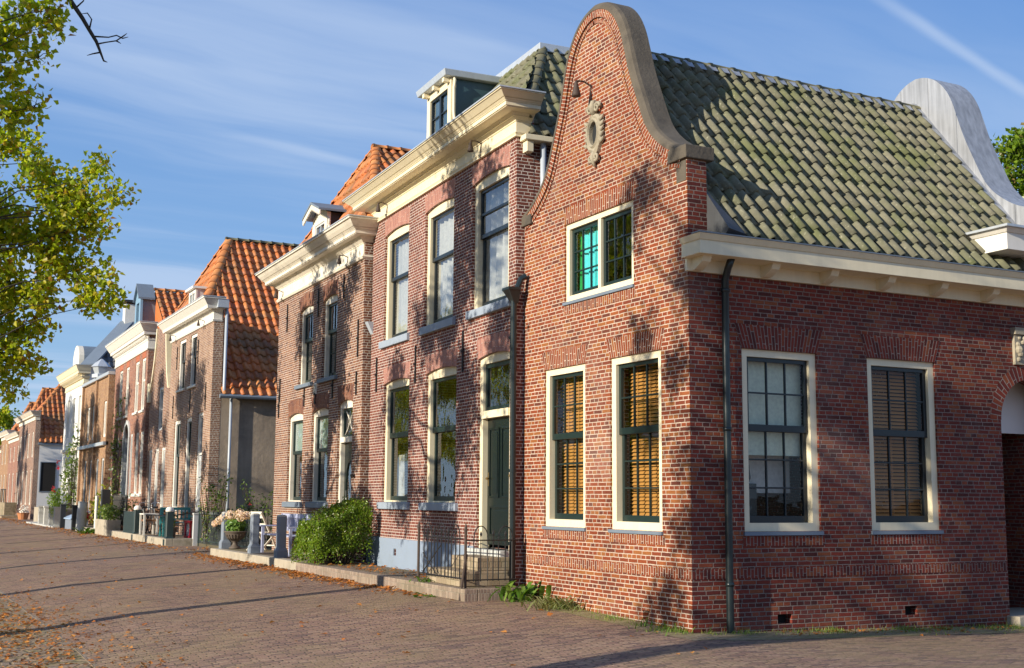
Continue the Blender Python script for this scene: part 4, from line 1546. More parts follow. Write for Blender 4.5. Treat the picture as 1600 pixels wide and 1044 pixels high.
for k in range(len(out)):
    l = (k + 1) % len(out)
    D.face([FRONT(out[k][0], -.06, out[k][1]), FRONT(out[l][0], -.06, out[l][1]), FRONT(inn[l][0], -.06, inn[l][1]), FRONT(inn[k][0], -.06, inn[k][1])])
D.strip(FRONT, out, -.06, -.2)
D.strip(FRONT, inn, -.06, -.2)
D.boxF(FRONT, a + .1, b - .1, -.2, -.03, 2.78, 2.90)
D = D.build('front_door', 'ivory', H3)
doorleaf(FRONT, D, a + .11, b - .11, .45, 2.78, -.15, 'door', oval=True)
m = MB()
rg = [((a + b) / 2 + .22 * math.cos(t * math.pi / 12), 1.75 + .62 * math.sin(t * math.pi / 12)) for t in range(24)]
m.face([FRONT(p[0], -.146, p[1]) for p in rg])
o = m.build('oval_light', 'glass', D, fix=False)
m = MB()
m.tube([FRONT(p[0], -.14, p[1]) for p in rg + rg[:1]], .02, 6, cap=False)
m.build('oval_frame', 'door', D)
sash(FRONT, D, a + .11, b - .11, 2.90, 3.52, 1, 1, -.1, 'sash', .05, name='fanlight')
m = MB()
for s_ in (-1, 1):
    pts = []
    for k in range(9):
        t = k / 8
        pts.append(FRONT((a + b) / 2 + s_ * (.30 - .26 * math.sin(t * math.pi)) * (1 if True else 0), -.12, 2.95 + .54 * t))
    m.tube(pts, .014, 6)
m.build('fanlight_tracery', 'ivory', D)
pane(FRONT, D, [(a + .13, b - .13, 2.93, 3.5, -.13)])
lintel(H3, FRONT, a, b, 3.702, .08, .34, 'b3s', .05)
m = MB()
m.lathe([(.005, -.04), (.04, -.02), (.05, .03), (.005, .04)], FRONT(.36, .05, 2.05), 8)
m.build('door_lamp', 'iron', H3)
for (u, z0, z1) in ((.30, 4.55, 5.35), (3.3, 3.75, 4.2), (2.0, 3.8, 4.35), (.35, 3.75, 4.25), (4.2, 3.75, 4.25), (6.4, 4.0, 4.6), (5.9, 5.75, 6.45), (3.25, 5.8, 6.45), (1.35, 5.95, 6.5), (6.45, 3.6, 4.2)):
    anchor(H3, FRONT, u, z0, z1)
m = MB()
m.boxF(FRONT, 3.22, 3.40, .001, .02, 3.98, 4.24)
o = m.build('number_plate', 'white', H3)
m = MB()
for k in range(3):
    m.boxF(FRONT, 3.27, 3.36, .0205, .023, 4.03 + .065 * k, 4.05 + .065 * k)
m.build('plate_lettering', 'slate', o)
CL3 = [(.05, .07, 6.62, 6.66), (.075, .05, 6.66, 6.70), (.04, .04, 6.70, 6.72), (.03, .03, 6.72, 6.95), (.045, .045, 6.95, 6.97), (.05, .11, 6.97, 7.02), (.12, .12, 7.02, 7.035), (.13, .17, 7.035, 7.08), (.30, .30, 7.08, 7.095), (.32, .32, 7.095, 7.17), (.335, .335, 7.17, 7.185), (.34, .38, 7.185, 7.22), (.39, .45, 7.225, 7.29), (.45, .50, 7.29, 7.36), (.53, .53, 7.36, 7.40)]
cornice(H3, FRONT, CL3, .05, W3, 'ivory')
for u in (1.05, 6.3):
    facade_lamp(H3, FRONT, u, 6.72, .03, 1.0)
tiled_face(H3, [(.1, -.1, 7.42), (8, -.1, 7.42), (8, 3.37, 10.05), (1.38, 3.37, 10.05)], 'tile_o', .23, .34, seed=21, amp=.065)
tiled_face(H3, [(.1, W3, 7.42), (.1, -.1, 7.42), (1.38, 3.37, 10.05)], 'tile_o', .23, .34, seed=22, amp=.065)
m = MB()
m.face([(8, W3, 7.4), (.1, W3, 7.4), (1.38, 3.37, 10.03), (8, 3.37, 10.03)])
m.build('rear_roof_slope', 'tile_f', H3, fix=False)
ridge_tiles(H3, (.1, -.1, 7.44), (1.38, 3.37, 10.08), 'ridge_o', .13, .33)
ridge_tiles(H3, (.1, W3, 7.44), (1.38, 3.37, 10.08), 'ridge_o', .13, .33)
ridge_tiles(H3, (1.3, 3.37, 10.1), (8, 3.37, 10.1), 'ridge_o', .12, .36)
# gabled dormer
y0, y1, zx = 2.85, 4.0, .02
m = MB()
m.box(zx + .08, 2.2, y0 + .04, y1 - .04, 7.3, 8.24)
dm = m.build('dormer', 'blackcheek', H3)
F_D = lambda u, d, z: (zx - d, u, z)
ox = [(y0, 7.42), (y1, 7.42), (y1, 8.24), ((y0 + y1) / 2, 8.46), (y0, 8.24)]
ix = [(y0 + .2, 7.45), (y1 - .2, 7.45), (y1 - .2, 8.06), (y0 + .2, 8.06)]
m = MB()
m.poly_holes(F_D, ox, [ix], 0)
m.strip(F_D, ox, 0, -.09)
m.strip(F_D, ix, 0, -.07)
m.build('dormer_front', 'ivory', dm)
sash(F_D, dm, y0 + .2, y1 - .2, 7.45, 8.06, 2, 1, -.02, 'greypaint', .05)
pane(F_D, dm, [(y0 + .21, y1 - .21, 7.45, 8.06, -.05)])
m = MB()
for sg, ye in ((-1, y0), (1, y1)):
    ym = (y0 + y1) / 2 + sg * .0
    m.hexa([(-.22, ym, 8.50), (2.2, ym, 8.50), (2.2, ye + sg * .12, 8.24), (-.22, ye + sg * .12, 8.24)], [(-.22, ym, 8.56), (2.2, ym, 8.56), (2.2, ye + sg * .12, 8.29), (-.22, ye + sg * .12, 8.29)])
m.build('dormer_roof', 'slate', dm)
m = MB()
for sg, ye in ((-1, y0), (1, y1)):
    ym = (y0 + y1) / 2
    n = 7
    for k in range(n):
        t0, t1 = k / n, (k + 1) / n
        ya, yb = ym + (ye + sg * .12 - ym) * t0, ym + (ye + sg * .12 - ym) * t1
        za, zb = 8.50 - .26 * t0, 8.50 - .26 * t1
        dr = .15
        m.hexa([(-.20, ya, za - .10), (-.17, ya, za - .10), (-.17, (ya + yb) / 2, (za + zb) / 2 - dr), (-.20, (ya + yb) / 2, (za + zb) / 2 - dr)], [(-.20, ya, za), (-.17, ya, za), (-.17, (ya + yb) / 2, (za + zb) / 2), (-.20, (ya + yb) / 2, (za + zb) / 2)])
        m.hexa([(-.20, (ya + yb) / 2, (za + zb) / 2 - dr), (-.17, (ya + yb) / 2, (za + zb) / 2 - dr), (-.17, yb, zb - .10), (-.20, yb, zb - .10)], [(-.20, (ya + yb) / 2, (za + zb) / 2), (-.17, (ya + yb) / 2, (za + zb) / 2), (-.17, yb, zb), (-.20, yb, zb)])
m.build('carved_bargeboard', 'ivory', dm)
for y, sg in ((y0, -1), (y1, 1)):
    m = MB()
    m.tube([(zx + .04, y + sg * .02, 8.1), (zx + .04, y + sg * .07, 8.0), (zx + .04, y + sg * .03, 7.92), (zx + .04, y + sg * .08, 7.8), (zx + .04, y + sg * .15, 7.6), (zx + .04, y + sg * .1, 7.42)], .03, 6)
    m.build('scroll_trim', 'ivory', dm)
m = MB()
m.tube([(.22, -.12, 5.0), (.22, -.12, .3)], .05, 8)
m.hexa([(.15, -.18, 5.0), (.3, -.18, 5.0), (.3, -.03, 5.0), (.15, -.03, 5.0)], [(.02, -.2, 5.25), (.32, -.2, 5.25), (.32, -.02, 5.25), (.02, -.02, 5.25)])
m.build('downpipe', 'greypipe', H3)

# ------------------------------------------------------------------ wide house with great orange roof and stuccoed flank
H4 = thing('wide_house', 'wide house with great orange tiled roof sweeping down to a grey stuccoed flank', 'house', (.30, 25.85, 0), rad(-.5))
W4 = 6.45
ups = [(2.32, 3.3), (4.02, 5.1)]
lo4 = [(2.66, 3.5), (4.35, 5.4)]
wall(H4, FRONT, 'front_wall', 'b4', [(0, 0), (0, 7.7), (W4, 7.7), (W4, 0)], [(a, b, 5.25, 6.98) for a, b in ups] + [(a, b, 1.2, 4.2) for a, b in lo4] + [(1.0, 1.8, .5, 4.28)], th=.3, reveal=.2)
for a, b in ups:
    window(H4, FRONT, a, b, 5.25, 6.98, fw=.12, fd=-.04, split=.6, up=(2, 1), lo=(2, 1), fmat='white', sill=(.08, .08, .06), sillmat='white', fbot=.04, smat='blackcheek')
for a, b in lo4:
    window(H4, FRONT, a, b, 1.2, 4.2, fw=.14, fd=-.04, split=.62, up=(2, 1), lo=(2, 1), fmat='white', sill=(.08, .1, .06), sillmat='greypaint', fbot=.04, smat='sash')
w, q = window(H4, FRONT, 1.0, 1.8, .5, 4.28, fw=.13, fd=-.04, fmat='white', name='front_door', bars=(2.95,), smat='greypaint', up=(1, 1))
doorleaf(FRONT, w, 1.14, 1.66, .55, 2.88, -.05, 'greypaint')
CL4 = [(.04, .06, 7.06, 7.12), (.03, .03, 7.12, 7.35), (.05, .12, 7.35, 7.43), (.28, .30, 7.43, 7.53), (.30, .44, 7.53, 7.72), (.46, .46, 7.72, 7.77)]
cornice(H4, FRONT, CL4, .02, W4, 'white')
for u in (1.2, 5.6):
    facade_lamp(H4, FRONT, u, 7.1, .03, 1.0)
for (u, z0, z1) in ((.75, 4.3, 5.2), (3.0, 4.35, 5.1), (5.7, 4.3, 5.1), (2.05, 5.9, 6.7), (5.35, 6.0, 6.8)):
    anchor(H4, FRONT, u, z0, z1)
m = MB()
m.boxF(SIDE, .302, 9, -.3, -.004, 0, 4.72)
m.build('stucco_flank', 'stucco', H4)
m = MB()
m.box(8.7, 9, .3, 10, 0, 4.7)
m.box(.31, 8.7, 9.9, 10, 0, 4.7)
m.build('rear_wall', 'room', H4)
m = MB()
m.box(.31, 8.7, .31, 9.9, 4.5, 4.6)
m.build('floor', 'room', H4)
tiled_face(H4, [(.29, -.20, 4.74), (9, -.20, 4.74), (9, 6.15, 10.93), (1.85, 6.15, 10.93), (.29, 2.92, 7.78)], 'tile_o', .29, .42, seed=31, amp=.08, grow=.25)
tiled_face(H4, [(.29, 9.4, 7.78), (.29, 2.92, 7.78), (1.85, 6.15, 10.93)], 'tile_o', .29, .42, seed=32, amp=.08)
m = MB()
m.face([(9, 12.4, 4.74), (.29, 12.4, 4.74), (.29, 9.4, 7.78), (1.85, 6.15, 10.9), (9, 6.15, 10.9)])
m.face([(.29, .02, 4.74), (.29, 2.92, 7.7), (.29, .02, 7.7)])
m.build('rear_roof_slope', 'tile_f', H4, fix=False)
ridge_tiles(H4, (.29, 2.92, 7.80), (1.85, 6.15, 10.98), 'ridge_o', .17, .42)
ridge_tiles(H4, (.29, 9.4, 7.80), (1.85, 6.15, 10.98), 'ridge_o', .17, .42)
ridge_tiles(H4, (1.75, 6.15, 11.0), (9, 6.15, 11.0), 'ridge_g', .14, .42)
m = MB()
m.tube([(.2, -.26, 4.70), (9, -.26, 4.70)], .07, 8)
m.build('gutter', 'slate', H4)
m = MB()
m.tube([(.60, -.1, 4.68), (.60, -.1, .2)], .045, 8)
m.build('downpipe', 'greypipe', H4, smooth=True)
m = MB()
m.tube([(.36, -.12, 7.55), (.36, -.12, 5.0), (.36, -.18, 4.8)], .05, 8)
m.build('upper_downpipe', 'greypipe', H4, smooth=True)
m = MB()
m.boxF(FRONT, -.42, -.1, -.35, .0, 7.45, 7.72)
m.build('rainwater_box', 'greypipe', H4, bevel=.01)
m = MB()
m.hexa([(.35, 4.2, 7.5), (2.2, 4.2, 7.5), (2.2, 5.2, 7.5), (.35, 5.2, 7.5)], [(.35, 4.2, 8.75), (2.2, 4.2, 8.75), (2.2, 5.2, 8.75), (.35, 5.2, 8.75)])
dm = m.build('dormer', 'greypaint', H4)
m = MB()
m.box(.31, .349, 4.32, 5.08, 7.9, 8.62)
m.build('pane', 'glass', dm)
m = MB()
for bx in ((4.18, 4.32), (5.08, 5.22), (4.67, 4.73)):
    m.box(.28, .345, bx[0], bx[1], 7.7, 8.74)
m.box(.28, .345, 4.32, 5.08, 8.62, 8.74)
m.build('dormer_front', 'white', dm)
m = MB()
m.box(.16, 2.2, 4.08, 5.32, 8.751, 8.83)
m.build('dormer_roof', 'white', dm)

# ------------------------------------------------------------------ narrow neighbour with bell gable trim
H4b = thing('narrow_house', 'narrow weathered brick house with white scroll gable edge below the white cornice', 'house', (.36, 32.34, 0), rad(-.5))
g_l = [(3.72, 5.45), (3.55, 5.55), (3.25, 6.0), (2.95, 6.6), (2.75, 7.2), (2.6, 7.9)]
g_r = [(.0, 5.45), (.15, 5.55), (.40, 6.0), (.62, 6.6), (.78, 7.2), (.9, 7.9)]
lo5 = [(.3, .95), (1.5, 2.15), (2.75, 3.35)]
wall(H4b, FRONT, 'front_wall', 'b3', [(0, 0)] + g_r + g_l[::-1] + [(3.72, 0)], [(a, b, 1.1, 3.35) for a, b in lo5] + [(1.1, 1.9, 4.0, 5.6)], th=.3, reveal=.2)
for a, b in lo5:
    window(H4b, FRONT, a, b, 1.1, 3.35, fw=.12, fd=-.02, fmat='white', up=(1, 2), fbot=.05, smat='greypaint')
window(H4b, FRONT, 1.1, 1.9, 4.0, 5.6, fw=.12, fd=-.02, fmat='greypaint', up=(1, 2), fbot=.05, smat='greypaint')
for gp in (g_l, g_r):
    m = MB()
    for (a, za), (b, zb) in zip(gp, gp[1:]):
        m.hexa([FRONT(a - .07, .06, za), FRONT(a + .07, .06, za), FRONT(a + .07, -.3, za), FRONT(a - .07, -.3, za)], [FRONT(b - .07, .06, zb), FRONT(b + .07, .06, zb), FRONT(b + .07, -.3, zb), FRONT(b - .07, -.3, zb)])
    m.build('gable_trim', 'cream', H4b)
m = MB()
m.boxF(FRONT, 3.5, 3.82, -.2, .10, 5.15, 5.9)
m.build('scroll_stone', 'cream', H4b, bevel=.03)

# ------------------------------------------------------------------ dentil cornice house
H5 = thing('dentil_house', 'orange brick house with toothed white cornice, arched grey doorway and tall slim windows', 'house', (.30, 36.3, 0), rad(-1.2))
W5 = 8.3
u5 = [(.45, 1.3), (1.95, 2.85), (4.4, 5.2), (6.1, 7.0)]
l5 = [(.2, .95), (1.3, 2.05), (6.3, 7.2)]
dr = [(3.55, .45)] + [(4.75, .45)] + [(4.15 + .6 * math.cos(math.pi * k / 12), 4.0 + .55 * math.sin(math.pi * k / 12)) for k in range(13)]
wall(H5, FRONT, 'front_wall', 'b5', [(0, 0), (0, 8.1), (W5, 8.1), (W5, 0)], [(a, b, 4.95, 7.0) for a, b in u5] + [(a, b, 1.7, 4.1) for a, b in l5] + [dr, (2.75, 3.3, 1.5, 4.1), (5.0, 5.55, 1.5, 4.1)], th=.3, reveal=.22)
for a, b in u5:
    window(H5, FRONT, a, b, 4.95, 7.0, fw=.12, fd=-.03, split=.6, fmat='white', fbot=.05, smat='white', sill=(.06, .1, .06), sillmat='white', sw=.04)
    lintel(H5, FRONT, a, b, 7.002, 0, .3, 'b5s', .08)
for a, b in l5:
    window(H5, FRONT, a, b, 1.7, 4.1, fw=.12, fd=-.03, split=.6, fmat='white', fbot=.05, smat='white', sill=(.1, .12, .08), sillmat='white', sw=.04)
for a, b in ((2.75, 3.3), (5.0, 5.55)):
    window(H5, FRONT, a, b, 1.5, 4.1, fw=.12, fd=-.02, fmat='greypaint', up=(1, 2), smat='white', sw=.03)
m = MB()
m.strip(FRONT, dr, .06, -.15)
big = [(3.40, .45), (4.90, .45)] + [(4.15 + .75 * math.cos(math.pi * k / 12), 4.0 + .72 * math.sin(math.pi * k / 12)) for k in range(13)]
for k in range(2, len(dr) - 1):
    m.face([FRONT(dr[k][0], .06, dr[k][1]), FRONT(dr[k + 1][0], .06, dr[k + 1][1]), FRONT(big[k + 1][0], .06, big[k + 1][1]), FRONT(big[k][0], .06, big[k][1])])
m.boxF(FRONT, 3.40, 3.55, .0, .061, .45, 4.0)
m.boxF(FRONT, 4.75, 4.90, .0, .061, .45, 4.0)
m.strip(FRONT, big[1:] + big[:1], .06, 0)
o = m.build('front_door', 'greypaint', H5)
doorleaf(FRONT, o, 3.56, 4.74, .45, 3.9, -.16, 'slate')
CL5 = [(.04, .06, 7.25, 7.30), (.03, .03, 7.30, 7.62), (.05, .06, 7.62, 7.70), (.22, .24, 7.82, 7.95), (.26, .42, 7.95, 8.22), (.44, .44, 8.22, 8.28)]
co = cornice(H5, FRONT, CL5, .02, W5, 'white')
m = MB()
m.boxF(FRONT, -.06, W5 + .06, 0, .06, 7.70, 7.82)
m.build('bed_mould', 'white', co)
m = MB()
m.boxF(FRONT, .0, .245 * 34, .061, .08, 7.705, 7.818)
for k in range(34):
    u = .0 + k * .245
    m.boxF(FRONT, u + .002, u + .11, .079, .17, 7.71, 7.815)
m.build('dentils', 'white', co)
m = MB()
m.box(.3, 8, .004, .28, 0, 8.0)
m.box(.3, 8, W5 - .28, W5 - .004, 0, 8.0)
m.box(7.7, 8, .28, W5 - .28, 0, 8.0)
m.build('flank_wall', 'b3', H5)
tiled_face(H5, [(.75, -.15, 7.6), (8, -.15, 7.6), (8, 3.6, 10.15), (.75, 3.6, 10.15)], 'tile_o', .29, .42, seed=41, amp=.08)
m = MB()
m.face([(8, W5, 7.6), (.75, W5, 7.6), (.75, 3.6, 10.1), (8, 3.6, 10.1)])
m.face([(.75, 0, 7.6), (.75, W5, 7.6), (.75, 3.6, 10.1)])
m.face([(.1, 0, 8.1), (.8, 0, 8.1), (.8, W5, 8.1), (.1, W5, 8.1)])
m.build('rear_roof_slope', 'tile_f', H5, fix=False)
ridge_tiles(H5, (.75, 3.6, 10.2), (8, 3.6, 10.2), 'ridge_o', .14, .42)
m = MB()
m.box(.225, .75, 3.25, 4.35, 8.1, 9.72)
dm = m.build('dormer', 'slate', H5)
m = MB()
ox = [(3.0, 8.2), (4.6, 8.2), (4.5, 8.6), (4.42, 9.75), (3.8, 10.35), (3.18, 9.75), (3.1, 8.6)]
ix = [(3.45, 8.35), (4.15, 8.35), (4.15, 9.6), (3.45, 9.6)]
F_D = lambda u, d, z: (.12 - d, u, z)
m.poly_holes(F_D, ox, [ix], 0)
m.strip(F_D, ox, 0, -.1)
m.strip(F_D, ix, 0, -.1)
m.build('dormer_front', 'blueframe', dm)
m = MB()
m.hexa([(.02, 3.8, 10.36), (.7, 3.8, 10.36), (.7, 3.1, 9.70), (.02, 3.1, 9.70)], [(.02, 3.8, 10.44), (.7, 3.8, 10.44), (.7, 3.1, 9.78), (.02, 3.1, 9.78)])
m.hexa([(.02, 3.8, 10.36), (.7, 3.8, 10.36), (.7, 4.5, 9.70), (.02, 4.5, 9.70)], [(.02, 3.8, 10.44), (.7, 3.8, 10.44), (.7, 4.5, 9.78), (.02, 4.5, 9.78)])
m.build('dormer_roof', 'slate', dm)
pane(F_D, dm, [(3.46, 4.14, 8.36, 9.59, -.06)])

# ------------------------------------------------------------------ yellow brick house
H6 = thing('yellow_house', 'low yellow brick house with flat top and grey stone ball ornament', 'house', (.32, 44.66, 0), 0)
W6 = 8.0
u6 = [(.7, 1.75), (4.3, 5.1), (5.8, 6.6)]
wall(H6, FRONT, 'front_wall', 'b6', [(0, 0), (0, 7.0), (W6, 7.0), (W6, 0)], [(a, b, 4.25, 5.9) for a, b in u6] + [(a, b, .9, 3.3) for a, b in [(.7, 1.7), (2.4, 3.2), (4.3, 5.1), (6.0, 6.9)]], th=.3, reveal=.25)
for a, b in u6:
    window(H6, FRONT, a, b, 4.25, 5.9, fw=.12, fd=-.05, fmat='white', up=(1, 2), smat='white', sw=.04)
for a, b in [(.7, 1.7), (2.4, 3.2), (4.3, 5.1), (6.0, 6.9)]:
    window(H6, FRONT, a, b, .9, 3.3, fw=.12, fd=-.05, fmat='greypaint', up=(1, 2), smat='sash', sw=.04)
for u in (0, 3.5, 7.72):
    m = MB()
    m.boxF(FRONT, u, u + .28, .0, .10, .3, 7.0)
    m.build('pilaster', 'b6', H6)
m = MB()
m.boxF(FRONT, 0, W6, .001, .22, 3.85, 4.0)
m.build('awning_rail', 'zinc', H6)
m = MB()
m.boxF(FRONT, -.02, W6, -.3, .14, 7.0, 7.14)
m.build('parapet_cap', 'zinc', H6)
m = MB()
m.lathe([(.42, 7.14), (.42, 7.3), (.30, 7.34), (.40, 7.62), (.48, 7.66), (.30, 7.85), (.04, 8.05)], FRONT(3.6, -.1, 0), 6)
m.build('ball_ornament', 'zinc', H6)
m = MB()
m.box(.3, 8, .004, .28, 0, 6.9)
m.box(.3, 8, W6 - .28, W6 - .004, 0, 6.9)
m.box(.3, 8, .28, W6 - .28, 6.7, 6.9)
m.box(7.7, 8, .28, W6 - .28, 0, 6.7)
m.build('flank_wall', 'b6', H6)

# ------------------------------------------------------------------ white house
H7 = thing('white_house', 'white plastered house with cream cornice and grey slate roof', 'house', (.30, 52.72, 0), 0)
W7 = 6.6
cols7 = [(.7, 1.6), (2.7, 3.6), (4.7, 5.6)]
wall(H7, FRONT, 'front_wall', 'whitewash', [(0, 0), (0, 8.1), (W7, 8.1), (W7, 0)], [(a, b, 4.7, 6.7) for a, b in cols7] + [(a, b, 1.0, 3.5) for a, b in cols7], th=.3, reveal=.25)
for a, b in cols7:
    window(H7, FRONT, a, b, 4.7, 6.7, fw=.10, fd=-.12, fmat='white', up=(1, 2), smat='white', sw=.05)
    window(H7, FRONT, a, b, 1.0, 3.5, fw=.10, fd=-.12, fmat='white', up=(1, 2), smat='white', sw=.05)
for w_ in [o for o in H7.children if o.name.startswith('window')]:
    vs = [v.co for v in w_.data.vertices]
    ys, zs = [v.y for v in vs], [v.z for v in vs]
    m = MB()
    m.box(.24, .245, min(ys) + .1, max(ys) - .1, min(zs) + .1, max(zs) - .1)
    m.build('shutter', 'whitewash', w_)
m = MB()
m.boxF(FRONT, 0, W7, .001, .10, 3.9, 4.05)
m.build('string_course', 'ivory', H7)
CL7 = [(.04, .06, 7.2, 7.28), (.03, .03, 7.28, 7.5), (.1, .2, 7.5, 7.6), (.34, .36, 7.72, 7.85), (.38, .5, 7.85, 8.12)]
co = cornice(H7, FRONT, CL7, .02, W7, 'cream')
m = MB()
m.boxF(FRONT, -.15, W7 + .15, 0, .15, 7.6, 7.72)
for k in range(16):
    m.boxF(FRONT, k * .42, k * .42 + .14, .15, .34, 7.6, 7.71)
m.build('cornice_blocks', 'cream', co)
m = MB()
m.box(.3, 8, .004, .28, 0, 8.1)
m.box(.3, 8, W7 - .28, W7 - .004, 0, 8.1)
m.box(7.7, 8, .28, W7 - .28, 0, 8.1)
m.build('flank_wall', 'whitewash', H7)
tiled_face(H7, [(.2, -.1, 8.15), (8, -.1, 8.15), (8, 3.3, 10.9), (2.55, 3.3, 10.9)], 'tile_d', .3, .45, seed=51, amp=.06)
m = MB()
m.face([(.2, W7, 8.15), (.2, -.1, 8.15), (2.55, 3.3, 10.88)])
m.face([(8, W7, 8.15), (.2, W7, 8.15), (2.55, 3.3, 10.88), (8, 3.3, 10.88)])
m.build('front_roof_slope', 'slate', H7, fix=False)
m = MB()
m.bar((.1, -.2, 8.17), (2.55, 3.3, 10.98), .75, .10)
m.build('lead_hip', 'slate', H7)
m = MB()
m.bar((2.5, 3.3, 11.0), (8, 3.3, 11.0), .4, .14)
m.build('lead_ridge', 'slate', H7)
m = MB()
m.box(2.35, 2.95, 3.0, 3.7, 10.7, 11.9)
ch = m.build('chimney', 'white', H7)
m = MB()
m.box(2.2, 3.1, 2.85, 3.85, 12.0, 12.12)
for a in (2.45, 2.85):
    for b in (3.1, 3.6):
        m.box(a - .04, a + .04, b - .04, b + .04, 11.9, 12.0)
m.build('chimney_cap', 'blackcheek', ch)
m = MB()
ar = [(2.2, 8.0), (2.2, 8.7)] + [(3.3 - 1.1 * math.cos(math.pi * k / 12), 8.7 + .8 * math.sin(math.pi * k / 12)) for k in range(1, 12)] + [(4.4, 8.7), (4.4, 8.0)]
m.poly_holes(FRONT, ar, [], 0)
m.strip(FRONT, ar, 0, -.25)
m.build('dormer_front', 'ivory', H7)
m = MB()
m.strip(FRONT, ar, -.25, -2.4)
m.build('barrel_dormer', 'slate', H7)

# ------------------------------------------------------------------ houses at the far end
def far_house(label, y, w, wall_m, ztop, zr, side_m, z_eave, roof_m, seed, x=.45, side_window=False):
    H = thing('row_house', label, 'house', (x, y, 0), 0)
    zt = ztop
    n = max(2, int(w / 2.2))
    op = []
    for k in range(n):
        u = w * (k + .5) / n
        op += [(u - .42, u + .42, 1.0, 3.2), (u - .40, u + .40, 4.0, min(5.6, zt - .9))]
    op = [o for o in op if o[3] - o[2] > .8]
    wall(H, FRONT, 'front_wall', wall_m, [(0, 0), (0, zt - .25), (w, zt - .25), (w, 0)], op, th=.3, reveal=.2)
    for o in op:
        window(H, FRONT, *o, fw=.11, fd=-.04, fmat='white', up=(1, 2), smat='white', sw=.04)
    cornice(H, FRONT, [(.04, .06, zt - .55, zt - .3), (.2, .22, zt - .3, zt - .2), (.24, .4, zt - .2, zt)], 0, w, 'ivory')
    m = MB()
    m.box(.302, 8, -.0, .28, 0, z_eave)
    m.box(.302, 8, w - .28, w, 0, z_eave)
    m.box(7.7, 8, .28, w - .28, 0, z_eave)
    m.build('flank_wall', side_m, H)
    xr = min(2.2, w * .22)
    slope = (zr - z_eave) / (w / 2)
    zc = max(z_eave, zt - .05)
    yc = (zc - z_eave) / slope
    if zc > z_eave + .1:
        poly = [(.25, -.15, z_eave), (8, -.15, z_eave), (8, w / 2, zr), (xr, w / 2, zr), (.25, yc, zc)]
    else:
        poly = [(.25, -.15, z_eave), (8, -.15, z_eave), (8, w / 2, zr), (xr, w / 2, zr)]
    tiled_face(H, poly, roof_m, .32, .45, seed=seed, amp=.08, seg=6)
    m = MB()
    m.face([(.25, yc, zc), (.25, w - yc, zc), (xr, w / 2, zr - .03)])
    m.face([(8, w, z_eave), (.25, w, z_eave), (.25, w - yc, zc), (xr, w / 2, zr - .03), (8, w / 2, zr - .03)])
    m.build('roof_slope', 'tile_f', H, fix=False)
    ridge_tiles(H, (.25, yc, zc), (xr, w / 2, zr + .03), 'ridge_o', .16, .45)
    ridge_tiles(H, (xr - .1, w / 2, zr + .03), (8, w / 2, zr + .03), 'ridge_o', .15, .45)
    m = MB()
    m.boxF(SIDE, .2, 8, .0, .16, z_eave - .14, z_eave - .02)
    m.build('gutter', 'slate', H)
    return H


H8 = far_house('far brick house with steep orange roof and white side wall holding one dark window', 70.2, 9.6, 'b3', 6.85, 9.2, 'whitewash', 4.9, 'tile_o', 61, .0)
window(H8, SIDE, .40, 1.40, 1.8, 3.7, fw=.06, fd=.03, fdepth=.05, fmat='slate', smat='slate', split=.62, up=(1, 1), lo=(1, 1), name='side_window')
m = MB()
m.boxF(SIDE, .41, 1.39, .0005, .002, 1.81, 3.69)
m.build('window_painted_dark', 'dark', H8)  # black sheet on the solid wall stands in for the unlit room
H9 = far_house('second far house beyond the white side wall, lower brick front under an orange roof', 80.2, 8.2, 'b5', 6.0, 9.4, 'b3', 5.0, 'tile_o', 62, .15)
H10 = far_house('third far house, yellowish brick with a pale cornice near the street end', 88.8, 7.6, 'b6', 6.5, 8.9, 'b3', 5.0, 'tile_o', 63, .3)
H11 = far_house('last brick house closing the row at the far street end', 96.8, 9.0, 'b5', 5.6, 8.0, 'b3', 4.6, 'tile_o', 64, .4)

